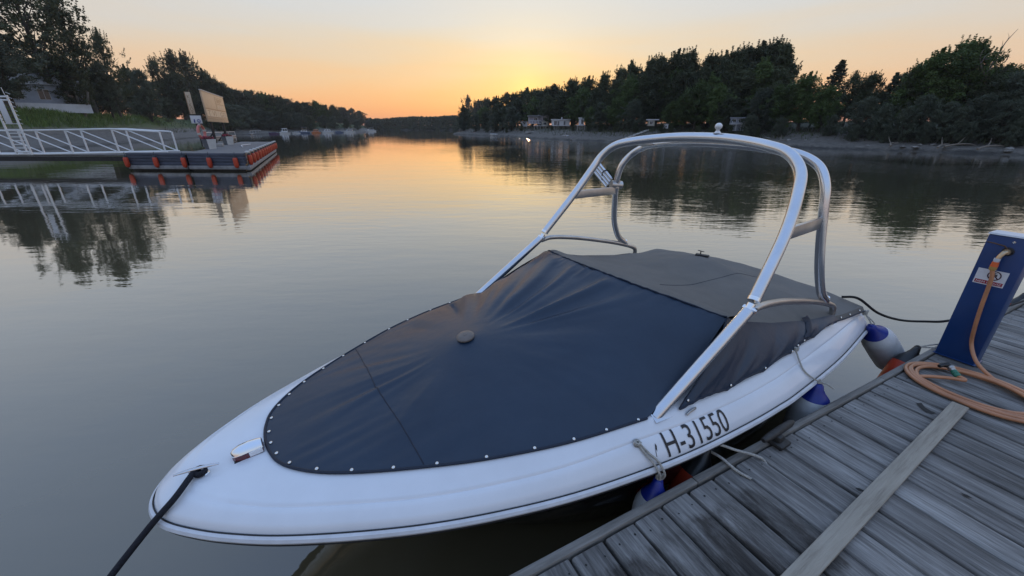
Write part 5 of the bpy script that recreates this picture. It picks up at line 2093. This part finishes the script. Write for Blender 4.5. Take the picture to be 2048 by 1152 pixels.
# ladder-like gate frame standing on the gangway
GTY = GY0 - .25
tb0 = aty(48, 309, GTY)
gate = thing('ladder_gate', (tb0.x, GTY, .9), 'tall white ladder gate with notice panel on the gangway at the left border', 'gate')
wl_, wr_ = aty(35, 310, GTY).x - tb0.x, aty(63, 306, GTY).x - tb0.x
zt_ = aty(8, 190, GTY).z - .9
for x in (wl_, wr_):
    MB().tube([(x, 0, -.05), (x, 0, zt_)], .05, 8).build('upright', 'white_paint', gate)
for k_ in range(7):
    z = .12 + k_ * .20
    MB().tube([(wl_, 0, z), (wr_, 0, z)], .022 if k_ else .045, 6).build('rung', 'white_paint', gate)
for k_ in range(9):
    z = 1.62 + k_ * (zt_ - 1.7) / 8
    MB().tube([(wl_, 0, z), (wr_, 0, z)], .020 if k_ < 7 else .045, 6).build('grille_bar', 'white_paint' if k_ in (0, 7, 8) else 'dark_steel', gate)
for k_ in range(1, 5):
    x = lerp(wl_, wr_, k_ / 5)
    MB().tube([(x, .01, 1.6), (x, .01, zt_)], .016, 6).build('grille_rod', 'dark_steel', gate)
MB().box((lerp(wl_, wr_, .47), -.06, 2.25), (.36, .02, 1.30), bev=.005).build('notice_panel', 'sign_white', gate)
for k_ in range(8):
    z = 1.7 + k_ * .22
    MB().tube([(wr_, 0, z), (wr_ + .22, 0, z - .10)], .012, 5).build('spike', 'white_paint', gate)
for k_ in range(3):
    MB().tube([(lerp(wl_, wr_, .1 + .4 * k_), 0, zt_), (lerp(wl_, wr_, .1 + .4 * k_) - .03, 0, zt_ + .38)], .015, 5).build('spike', 'white_paint', gate)

# billboard parallel to the pontoon's river side
bl0, bl1 = aty(416, 243, 31.0), aty(456, 244, 38.6)
bd = Vector((bl1.x - bl0.x, bl1.y - bl0.y, 0))
BWD = bd.length
bb = thing('billboard', (*(Vector((bl0.x, bl0.y, 0)) + bd / 2)[:2], PZ), 'large tan billboard on two legs standing on the pontoon', 'billboard', rz=math.atan2(bd.y, bd.x))
# local x runs away from the camera; the printed side is +... facing the river (-y)
z0_, z1_ = bl0.z - PZ, aty(408, 180, 31.0).z - PZ
bh = z1_ - z0_
panel = MB().box((0, 0, (z0_ + z1_) / 2), (BWD, .09, bh), bev=.01).build('panel', 'board_tan', bb)


def bx_rect(x0, x1, f0, f1, name, matn, d=.003):
    MB().box((lerp(-BWD / 2, BWD / 2, (x0 + x1) / 2), -.047 - d, z0_ + bh * (f0 + f1) / 2), (BWD * (x1 - x0), .004, bh * (f1 - f0))).build(name, matn, panel)


bx_rect(.02, .98, .18, .40, 'pale_band', 'board_cream')
bx_rect(.01, .99, .42, .455, 'stripe', 'board_brown')
bx_rect(.01, .99, .165, .178, 'stripe', 'board_brown')
bx_rect(.01, .99, .10, .11, 'stripe', 'board_brown')
bx_rect(.52, .535, .46, .90, 'stripe', 'board_brown')
bx_rect(.52, .96, .885, .90, 'stripe', 'board_brown')
bx_rect(.54, .96, .66, .675, 'stripe', 'board_brown')


def panel_text(s, x0, x1, f0, f1, matn='board_brown'):
    vs_, fs_ = text_mesh(s, 1.0)
    mx, my = max(v.x for v in vs_), max(v.y for v in vs_)
    b_ = MB()
    b_.add([(lerp(-BWD / 2, BWD / 2, lerp(x0, x1, v.x / mx)), -.0535, z0_ + bh * lerp(f0, f1, v.y / my)) for v in vs_], fs_)
    tag(b_.build('panel_lettering', matn, panel, 0), kind='stuff')


panel_text('T VI', .06, .42, .20, .38)
panel_text('GES', .62, .94, .20, .38)
for i_ in range(3):
    bx_rect(.58, .58 + .28 - .05 * i_, .82 - .05 * i_, .845 - .05 * i_, 'print_line', 'board_brown')
    bx_rect(.60 + .10 * i_, .66 + .10 * i_, .52, .62, 'print_block', 'board_cream')
MB().box((0, -.01, z1_ + .03), (BWD + .1, .14, .05)).build('top_rail', 'pot_white', bb)
for x in (-BWD * .33, BWD * .25):
    MB().tube([(x, .10, .0), (x, .10, z1_ - .1)], .09, 8).build('leg', 'dark_steel', bb)
    MB().tube([(x, .10, 1.0), (x + .1, .95, .02)], .05, 6).build('strut', 'dark_steel', bb)
    MB().box((x, .3, .12), (.7, 1.2, .24), bev=.02).build('ballast_block', 'concrete', bb)

# narrow sign post with notices and life ring
sp0 = atz(405, 293, PZ)
ps = thing('sign_post', (sp0.x, sp0.y, PZ), 'narrow upright sign above a small blue and white notice on a dark post', 'sign')
SY = sp0.y
tz = aty(378, 184, SY).z - PZ
MB().tube([(0, .04, 0), (0, .04, tz + .12)], .055, 8).build('post', 'dark_steel', ps)
nb_ = aty(392, 229, SY).z - PZ
MB().box((.0, -.03, (tz + nb_) / 2), (.36, .05, tz - nb_), bev=.006).build('tall_panel', 'board_cream', ps)
MB().box((-.20, -.02, (tz + nb_) / 2), (.045, .09, tz - nb_ + .04)).build('panel_frame', 'board_brown', ps)
for k_ in range(5):
    vs_, fs_ = text_mesh('KIKÖT'[k_], .34)
    mx = max(v.x for v in vs_)
    MB().add([(v.x - mx / 2, -.058, tz - .42 - k_ * (tz - nb_ - .1) / 5 + v.y) for v in vs_], fs_).build('panel_lettering', 'board_brown', ps, 0)
nz0, nz1 = aty(398, 247, SY).z - PZ, aty(396, 231, SY).z - PZ
nt = MB().box((.12, -.035, (nz0 + nz1) / 2), (.82, .04, nz1 - nz0), bev=.005).build('notice', 'sign_white', ps)
MB().box((.12, -.02, nz1 + .05), (.9, .1, .08)).build('notice_rail', 'dark_steel', ps)
MB().grid([[(.30 + r_ * math.cos(a * math.pi / 10), -.0575, nz0 + .17 + r_ * math.sin(a * math.pi / 10)) for a in range(20)] for r_ in (.13, .085)], closed=True).build('round_symbol', 'sign_blue', nt, 0)
MB().add([(-.08, -.0575, nz0 + .05), (.02, -.0575, nz0 + .05), (.02, -.0575, nz0 + .28), (-.03, -.0575, nz0 + .33), (-.08, -.0575, nz0 + .20)], [(0, 1, 2, 3, 4)]).build('figure_symbol', 'sign_blue', nt, 0)
MB().add([(.30 - .05, -.0575, nz0 + .12), (.30 + .05, -.0575, nz0 + .12), (.30, -.0575, nz0 + .22)], [(0, 1, 2)]).build('symbol_core', 'sign_blue', nt, 0)
rg = aty(403, 264, SY - .25)
ring_ = thing('life_ring', rg, 'faded red life ring hanging on the sign post by the planters', 'life ring', rz=math.radians(98))
rp2 = [Vector((.40 * math.cos(a * math.pi / 12), 0, .46 * math.sin(a * math.pi / 12))) for a in range(25)]
MB().tube(rp2, .095, 10, caps=False).build('ring', 'life_ring', ring_)
for a in (1, 7, 13, 19):
    d_ = [Vector((.40 * math.cos(q * math.pi / 12), 0, .46 * math.sin(q * math.pi / 12))) for q in (a - .6, a, a + .6)]
    MB().tube(d_, .099, 10).build('band', 'pot_white', ring_)


def planter(u, v, label, s):
    p = atz(u, v, PZ)
    t = thing('planter', (p.x, p.y, PZ), label, 'planter', rz=math.radians(-24))
    b_ = MB()
    w0, w1, h_ = .34 * s, .46 * s, .95 * s
    vs_ = [(sx * w, sy * w, z) for w, z in ((w0, 0), (w1, h_)) for sx, sy in ((-1, -1), (1, -1), (1, 1), (-1, 1))]
    b_.add(vs_, [(3, 2, 1, 0), (4, 5, 6, 7), (0, 1, 5, 4), (2, 3, 7, 6), (3, 0, 4, 7)], 0)
    b_.add([Vector(vs_[i]) for i in (1, 2, 6, 5)], [(0, 1, 2, 3)], 1)
    b_.build('pot', ['pot_grey', 'pot_white'], t, 0)
    cs_ = [(R.uniform(-.4, .4) * s, R.uniform(-.4, .4) * s, h_ + R.uniform(.02, .22) * s) for _ in range(40)]
    link('flowers', mesh_quads('flowers', leaf_cloud(cs_, [.13 * s] * 40, 10, .05, NP), 'petal'), t)
    link('leaves', mesh_quads('leaves', leaf_cloud(cs_, [.15 * s] * 40, 5, .05, NP), 'leaf_green'), t)


planter(422, 298, 'grey flower planter with red blooms at the foot of the narrow sign post', .66)
planter(458, 289.5, 'grey and white flower planter below the right leg of the billboard', .70)

# ------------------------------------------------------------------ cabins on the right bank, house on the left
def wbox(t, name, x0, x1, y0, y1, z0, z1, matn, bev=0.0):
    return MB().box(((x0 + x1) / 2, (y0 + y1) / 2, (z0 + z1) / 2), (abs(x1 - x0), abs(y1 - y0), abs(z1 - z0)), bev=bev).build(name, matn, t)


def window(t, x0, x1, z0, z1, y=0.0, matn='window_glass'):
    f = MB()
    w = .06
    for a, b_, c_, d_ in ((x0 - w, x1 + w, z1, z1 + w), (x0 - w, x1 + w, z0 - w, z0), (x0 - w, x0, z0, z1), (x1, x1 + w, z0, z1)):
        f.box(((a + b_) / 2, y - .03, (c_ + d_) / 2), (b_ - a, .07, d_ - c_))
    fr = f.build('window', 'wall_white', t)
    MB().box(((x0 + x1) / 2, y - .012, (z0 + z1) / 2), (x1 - x0, .02, z1 - z0)).build('pane', matn, fr)
    MB().box(((x0 + x1) / 2, y - .035, (z0 + z1) / 2), (.05, .04, z1 - z0)).build('mullion', 'wall_white', fr)


def cabin(u, vbase, back, label, name='cabin'):
    p = on_bank('r', u, back)
    face_ = math.atan2(p.x, p.y)          # turn the front roughly to the river
    p.z = aty(u, vbase, p.y).z
    s = math.hypot(p.x, p.y) / 853 * 1.0   # metres per photo pixel there
    t = thing(name, p, label, 'house', rz=-face_ + math.radians(8))
    return t, s


def stilts(t, xs2, y0, y1, z0, z1, s, w=.09):
    for x in xs2:
        for y in (y0, y1):
            MB().box((x, y, (z0 + z1) / 2), (w, w, z1 - z0)).build('stilt', 'concrete', t)


# tiny hut with a dark window
t, s = cabin(1048, 253, 10.5, 'tiny white hut with one dark window left of the big cabin')
wbox(t, 'wall', -6 * s, 6 * s, 0, 12 * s, 0, 9 * s, 'wall_white')
wbox(t, 'roof', -7 * s, 7 * s, -1 * s, 13 * s, 9 * s, 10 * s, 'roof_grey')
window(t, -1.8 * s, 1.8 * s, 4 * s, 7 * s)
stilts(t, (-5 * s, 5 * s), 1 * s, 11 * s, -6 * s, 0, s)
# big two-storey cabin with balcony
t, s = cabin(1078, 257, 10, 'largest grey mauve two storey cabin with balcony on the right bank')
wbox(t, 'wall', -20 * s, 0, 2 * s, 20 * s, 10 * s, 22 * s, 'wall_mauve')
wbox(t, 'wall', 0, 20 * s, 4 * s, 22 * s, 4 * s, 23 * s, 'wall_mauve')
wbox(t, 'wall', 6 * s, 18 * s, 0, 4 * s, 4 * s, 13 * s, 'wall_cream')
wbox(t, 'roof', -22 * s, 2 * s, -1 * s, 21 * s, 22 * s, 24 * s, 'roof_grey')
wbox(t, 'roof', -1 * s, 21 * s, 3 * s, 23 * s, 23.2 * s, 25 * s, 'roof_grey')
wbox(t, 'chimney', 6 * s, 9 * s, 9 * s, 12 * s, 25 * s, 28 * s, 'wall_mauve')
wbox(t, 'balcony', -22 * s, 2 * s, -4 * s, 2 * s, 9 * s, 10 * s, 'wall_white')
wbox(t, 'balcony', -12 * s, 14 * s, -6 * s, 0, 4.4 * s, 5.4 * s, 'wall_white')
for x in (-20, -14, -8, -2):
    wbox(t, 'baluster', (x - .25) * s, (x + .25) * s, -4 * s, -3.5 * s, 10 * s, 14 * s, 'wall_white')
wbox(t, 'handrail', -22 * s, 2 * s, -4 * s, -3.4 * s, 14 * s, 14.6 * s, 'wall_white')
window(t, -10 * s, -4 * s, 14 * s, 20 * s, 2 * s)
window(t, 2.0 * s, 5 * s, 5.2 * s, 13 * s, 4 * s)
window(t, 8 * s, 13 * s, 15 * s, 21 * s, 4 * s)
window(t, 8.5 * s, 14 * s, 7 * s, 11 * s, 0)
stilts(t, (-10 * s, -4 * s, 2 * s, 8 * s, 13 * s), -5 * s, 2 * s, -6 * s, 4.4 * s, s)
# long white cabin
t, s = cabin(1122, 252, 10, 'long white cabin with flat roof and chimney on the right bank')
wbox(t, 'wall', -17 * s, 17 * s, 0, 18 * s, 0, 11 * s, 'wall_white')
wbox(t, 'roof', -18.5 * s, 18.5 * s, -1.5 * s, 19 * s, 11 * s, 12.6 * s, 'wall_white')
wbox(t, 'chimney', 1 * s, 3 * s, 8 * s, 10 * s, 12.6 * s, 16 * s, 'wall_white')
window(t, -14 * s, -9 * s, 2 * s, 9 * s, matn='window_glass')
window(t, -7.5 * s, -4 * s, 1 * s, 9 * s)
window(t, 5 * s, 8 * s, 2 * s, 9 * s)
stilts(t, (-13 * s, -8 * s, -4 * s, 6 * s), 1 * s, 15 * s, -7 * s, 0, s)
# narrow white tower cabin on stilts
t, s = cabin(1161, 250, 9.5, 'narrow white cabin raised on stilts right of the long white cabin')
wbox(t, 'wall', -5 * s, 4 * s, 0, 9 * s, 0, 12 * s, 'wall_white')
wbox(t, 'roof', -6.5 * s, 5 * s, -1 * s, 10 * s, 12 * s, 13.5 * s, 'wall_white')
window(t, -1.5 * s, 2.0 * s, 2 * s, 10 * s)
wbox(t, 'terrace', -9 * s, 6 * s, -4 * s, 9 * s, -1 * s, -.05 * s, 'wall_white')
stilts(t, (-8 * s, -3.5 * s, 1 * s, 5.5 * s), -3.5 * s, 8 * s, -9 * s, -1 * s, s, .13)
wbox(t, 'footing', -9 * s, 6.5 * s, -4.3 * s, 8.5 * s, -10.5 * s, -9 * s, 'concrete')
# half hidden flat-roofed cabin
t, s = cabin(1303, 252, 9, 'flat roofed pale cabin half hidden by trees above the tower top')
wbox(t, 'wall', -9 * s, 3 * s, 0, 12 * s, 0, 10 * s, 'wall_cream')
wbox(t, 'roof', -12 * s, 10 * s, -2 * s, 13 * s, 10 * s, 12 * s, 'wall_white')
window(t, -6 * s, -1 * s, 3 * s, 8 * s)
# pale blue cabin with arches
t, s = cabin(1472, 262, 7, 'pale blue cabin with arched porch seen behind the tower top')
wbox(t, 'wall', -12 * s, 11 * s, 0, 14 * s, 12 * s, 21 * s, 'wall_pale')
wbox(t, 'cornice', -13 * s, 12 * s, -1.5 * s, 14 * s, 11 * s, 12.2 * s, 'wall_white')
wbox(t, 'roof', -13 * s, 12 * s, -1.5 * s, 15 * s, 21 * s, 22.5 * s, 'wall_pale')
for x in (-10, -2, 6, 10):
    wbox(t, 'pillar', (x - .8) * s, (x + .8) * s, -.8 * s, .8 * s, 0, 11 * s, 'wall_white')
window(t, -8 * s, -4 * s, 14 * s, 19 * s)
window(t, 1 * s, 5 * s, 14 * s, 19 * s)
wbox(t, 'back_wall', -11 * s, 10 * s, 6 * s, 13 * s, 0, 11 * s, 'wall_pale')
# small white shed by the trees
t, s = cabin(1334, 257, 7, 'tiny white shed half hidden in bushes below the green trees', 'shed')
wbox(t, 'wall', -4 * s, 4 * s, 0, 6 * s, 0, 7 * s, 'wall_white')
wbox(t, 'roof', -4.6 * s, 4.6 * s, -1 * s, 7 * s, 7 * s, 8 * s, 'wall_white')
window(t, -1.5 * s, 1.5 * s, 2 * s, 5 * s)
# concrete steps and slip below the cabins
p = on_bank('r', 1066, 5.0)
sl = thing('concrete_slab', p, 'low pale concrete slab on the mud below the big cabin', 'slab', rz=.5)
MB().box((0, 0, .25), (4.2, 1.6, .22), bev=.03).build('slab', 'concrete', sl)
MB().box((1.3, -.9, .05), (1.6, .4, .18), bev=.03).build('step', 'concrete', sl)
p = on_bank('r', 1256, 2.5)
ramp = thing('ramp', p, 'long pale timber ramp running down the bank left of the tower top', 'ramp', rz=math.radians(35))
for dy in (-.18, .18):
    MB().box((1.5, dy, .75), (7.0, .12, .12), rot=Matrix.Rotation(math.radians(-13), 3, 'Y')).build('rail', 'pot_white', ramp)
for k_ in range(7):
    MB().box((-1.5 + k_, 0, .06 + .75 + (k_ - 3) * .231), (.16, .6, .06), rot=Matrix.Rotation(math.radians(-13), 3, 'Y')).build('tread', 'driftwood', ramp)

# house behind the trees on the left
p = on_bank('l', 82, 27)
p.z = aty(82, 205, p.y).z
hl = thing('house', p, 'low white house half hidden by trees at the top left', 'house', rz=math.radians(50))
sL = math.hypot(p.x, p.y) / 853
wbox(hl, 'wall', -42 * sL, 46 * sL, 0, 30 * sL, -12 * sL, 22 * sL, 'wall_pale')
b = MB()
for x in (-44 * sL, 48 * sL):
    pass
b.add([(-44 * sL, -3 * sL, 21.8 * sL), (48 * sL, -3 * sL, 21.8 * sL), (48 * sL, 33 * sL, 21.8 * sL), (-44 * sL, 33 * sL, 21.8 * sL), (-44 * sL, 15 * sL, 36 * sL), (48 * sL, 15 * sL, 36 * sL)],
      [(0, 1, 5, 4), (2, 3, 4, 5), (0, 4, 3), (1, 2, 5), (3, 2, 1, 0)])
b.build('roof', 'wall_white', hl, 0)
for x in (-36, -14, 10, 34):
    window(hl, (x - 5) * sL, (x + 5) * sL, 4 * sL, 16 * sL)
wbox(hl, 'garden_wall', -55 * sL, 50 * sL, -10 * sL, -8.5 * sL, -12 * sL, -1 * sL, 'wall_white')

# ------------------------------------------------------------------ moored boats
def small_boat(p, ln, label, name='moored_boat', hullm='boat_paint', cabin_=.45, cabm='boat_paint', rz=0.0, top=None, group=None, mast=0.0, cover=None):
    t = thing(name, p, label, 'boat', group, rz)
    n_ = 14
    bw, hh = ln * .17, ln * .13
    rows = []
    for i in range(n_ + 1):
        f = i / n_
        w = bw * min(1, (math.sin(min(1, f * 1.35 + .02) * math.pi / 2)) ** .8) * (1 - .12 * max(0, f - .7) / .3)
        sh = hh * (1.25 - .35 * f)
        x = -ln / 2 + ln * f
        rows.append([(x + .10 * ln * (1 - f) ** 3, 0, -.15), (x + .05 * ln * (1 - f) ** 3, -w * .75, .02), (x, -w, sh), (x, -w * .86, sh + .03), (x, 0, sh + .05),
                     (x, w * .86, sh + .03), (x, w, sh), (x + .05 * ln * (1 - f) ** 3, w * .75, .02), (x + .10 * ln * (1 - f) ** 3, 0, -.15)])
    b_ = MB().grid(rows)
    b_.add(rows[-1], [tuple(range(9))])
    b_.build('hull', hullm, t)
    MB().tube([r_[2] for r_ in rows], .035, 6).tube([r_[6] for r_ in rows], .035, 6).build('rub_rail', 'boat_blue', t)
    if cabin_:
        c0_, c1_ = -ln * .18, ln * .28
        zb, zc_ = hh * 1.0, hh * 1.0 + ln * .16 * cabin_ / .45
        w = bw * .72
        vs_ = [(c0_ - .12 * ln, -w * .8, zb), (c1_, -w, zb), (c1_, w, zb), (c0_ - .12 * ln, w * .8, zb), (c0_, -w * .75, zc_), (c1_ - .03 * ln, -w * .85, zc_), (c1_ - .03 * ln, w * .85, zc_), (c0_, w * .75, zc_)]
        MB().add(vs_, [(0, 1, 5, 4), (1, 2, 6, 5), (2, 3, 7, 6), (3, 0, 4, 7), (4, 5, 6, 7)]).build('cabin', cabm, t, 0)
        for sg in (-1, 1):
            for x0_, x1_ in ((.05, .42), (.52, .9)):
                q_ = []
                for x, z in ((x0_, .35), (x1_, .35), (x1_, .82), (x0_, .82)):
                    lo = Vector((lerp(c0_ - .06 * ln, c1_, x), sg * lerp(w * .85, w, x), zb))
                    hi = Vector((lerp(c0_, c1_ - .03 * ln, x), sg * lerp(w * .75, w * .85, x), zc_))
                    pp = lo.lerp(hi, z)
                    q_.append((pp.x, pp.y + sg * .012, pp.z))
                MB().add(q_, [(0, 1, 2, 3)]).build('window', 'window_glass', t, 0)
        a = [Vector(vs_[i]) for i in (3, 0, 4, 7)]
        MB().add([a[0].lerp(a[3], .4) * .86 + a[1].lerp(a[2], .4) * .14 + Vector((-.012, 0, 0)), a[1].lerp(a[2], .4) * .86 + a[0].lerp(a[3], .4) * .14 + Vector((-.012, 0, 0)), a[1].lerp(a[2], .85) * .86 + a[0].lerp(a[3], .85) * .14 + Vector((-.012, 0, 0)), a[0].lerp(a[3], .85) * .86 + a[1].lerp(a[2], .85) * .14 + Vector((-.012, 0, 0))], [(0, 1, 2, 3)]).build('windscreen', 'window_glass', t, 0)
    if top:
        zt2 = hh + ln * top
        MB().box((ln * .08, 0, zt2), (ln * .42, bw * 1.7, .07), bev=.02).build('canopy', cover or 'boat_paint', t)
        for x in (-ln * .10, ln * .26):
            for sg in (-1, 1):
                MB().tube([(x, sg * bw * .75, hh), (x, sg * bw * .75, zt2)], .03, 6).build('canopy_post', 'dull_metal', t)
    if mast:
        MB().tube([(0, 0, hh), (0, 0, hh + ln * mast)], .035, 6).build('mast', 'white_paint', t)
    return t


def wl_pt(u, v):
    return atz(u, v, 0.0)


def mp(u, back):
    q = on_bank('l', u, back)
    q.z = 0
    return q


ROT = math.radians(38)
for u, bk, ln, lab, kw in [
        (548, -4, 6.0, 'low dark purple covered boat left of the white cruiser on the left bank', dict(hullm='tarp_purple', cabin_=.2, cabm='tarp_purple')),
        (571, -5, 7.5, 'white cabin cruiser, largest of the boats moored along the left bank', dict(cabin_=1.0, cabm='boat_paint', rz=math.radians(60))),
        (592, -2, 5.5, 'small white runabout between the cruiser and the canopy boat', dict(cabin_=.3)),
        (608, -3, 8.0, 'pale blue boat with raised canopy frame on the left bank', dict(hullm='boat_blue', cabin_=.5, cabm='boat_paint', top=.42, cover='boat_blue')),
        (633, -4, 7.0, 'orange boat among the moored boats on the left bank', dict(hullm='boat_orange', cabin_=.7, cabm='boat_orange', mast=.3)),
        (654, -3, 9.0, 'white boat with short mast right of the orange boat', dict(cabin_=.6, mast=.42)),
        (700, -4, 9.5, 'white open boat with upright gear in the far left row', dict(cabin_=.4, mast=.35, top=.22)),
        (742, -4, 11.0, 'farthest white boat with flat canopy near the river bend', dict(cabin_=.3, top=.26)),
        (677, -2, 6.5, 'faint low boat in the shade between the two far white boats', dict(hullm='boat_blue', cabin_=.3, cabm='boat_blue'))]:
    kw.setdefault('rz', ROT)
    small_boat(mp(u, bk), ln * .60, lab, **kw)
for u, v, ln, lab, kw in [
        (1075, 275, 2.4, 'little white rowing boat at the foot of the bank below the big cabin', dict(cabin_=.25)),
        (1134, 278.5, 3.2, 'small white motorboat moored below the long white cabin', dict(cabin_=.4)),
        (1146, 279.5, 2.8, 'small dark boat beside the white one below the long white cabin', dict(hullm='tarp_purple', cabin_=.15, cabm='tarp_purple')),
        (957, 269.5, 5.0, 'long red rowing boat on the far right bank', dict(hullm='boat_red', cabin_=0)),
        (1233, 282.5, 2.0, 'tiny reddish punt at the waterline left of the tower top', dict(hullm='boat_red', cabin_=0)),
        (990, 271.5, 4.0, 'white punt drawn up beside the red rowing boat', dict(cabin_=0))]:
    small_boat(wl_pt(u, v) - RIN * .6, ln, lab, rz=math.radians(-55), **kw)

# floating docks left of the moored boats
for u0, v0, u1, v1, lab in [(490, 264.5, 524, 262.6, 'pale floating dock with rails behind the pontoon'), (400, 271, 470, 267.5, 'long low white floating dock along the mud of the left bank')]:
    a, b_ = atz(u0, v0 + 3, .35), atz(u1, v1 + 3, .35)
    d = b_ - a
    fd = thing('floating_dock', ((a.x + b_.x) / 2, (a.y + b_.y) / 2, 0), lab, 'dock', rz=math.atan2(d.y, d.x))
    ln = min(d.length, 22)
    MB().box((0, 0, .22), (ln, 1.4, .36), bev=.03).build('deck', 'pontoon_wale', fd)
    for k_ in range(5):
        x = -ln / 2 + .2 + (ln - .4) * k_ / 4
        MB().tube([(x, -.6, .4), (x, -.6, 1.3)], .04, 6).build('rail_post', 'white_paint', fd)
    MB().tube([(-ln / 2 + .2, -.6, 1.3), (ln / 2 - .2, -.6, 1.3)], .045, 6).build('handrail', 'white_paint', fd)

# ------------------------------------------------------------------ evening air
m_ = bpy.data.materials.new('haze')
m_.use_nodes = True
m_.node_tree.nodes.clear()
vo = m_.node_tree.nodes.new('ShaderNodeVolumePrincipled')
vo.inputs['Color'].default_value = (.86, .84, .82, 1)
vo.inputs['Density'].default_value = .00022
vo.inputs['Anisotropy'].default_value = .2
mo = m_.node_tree.nodes.new('ShaderNodeOutputMaterial')
m_.node_tree.links.new(vo.outputs[0], mo.inputs['Volume'])
M['haze'] = m_
hz = MB().box((0, 400, 16), (7000, 8400, 44)).build('haze', 'haze', None, 0)
tag(hz, 'thin evening haze over the river and its banks', 'haze', kind='stuff')
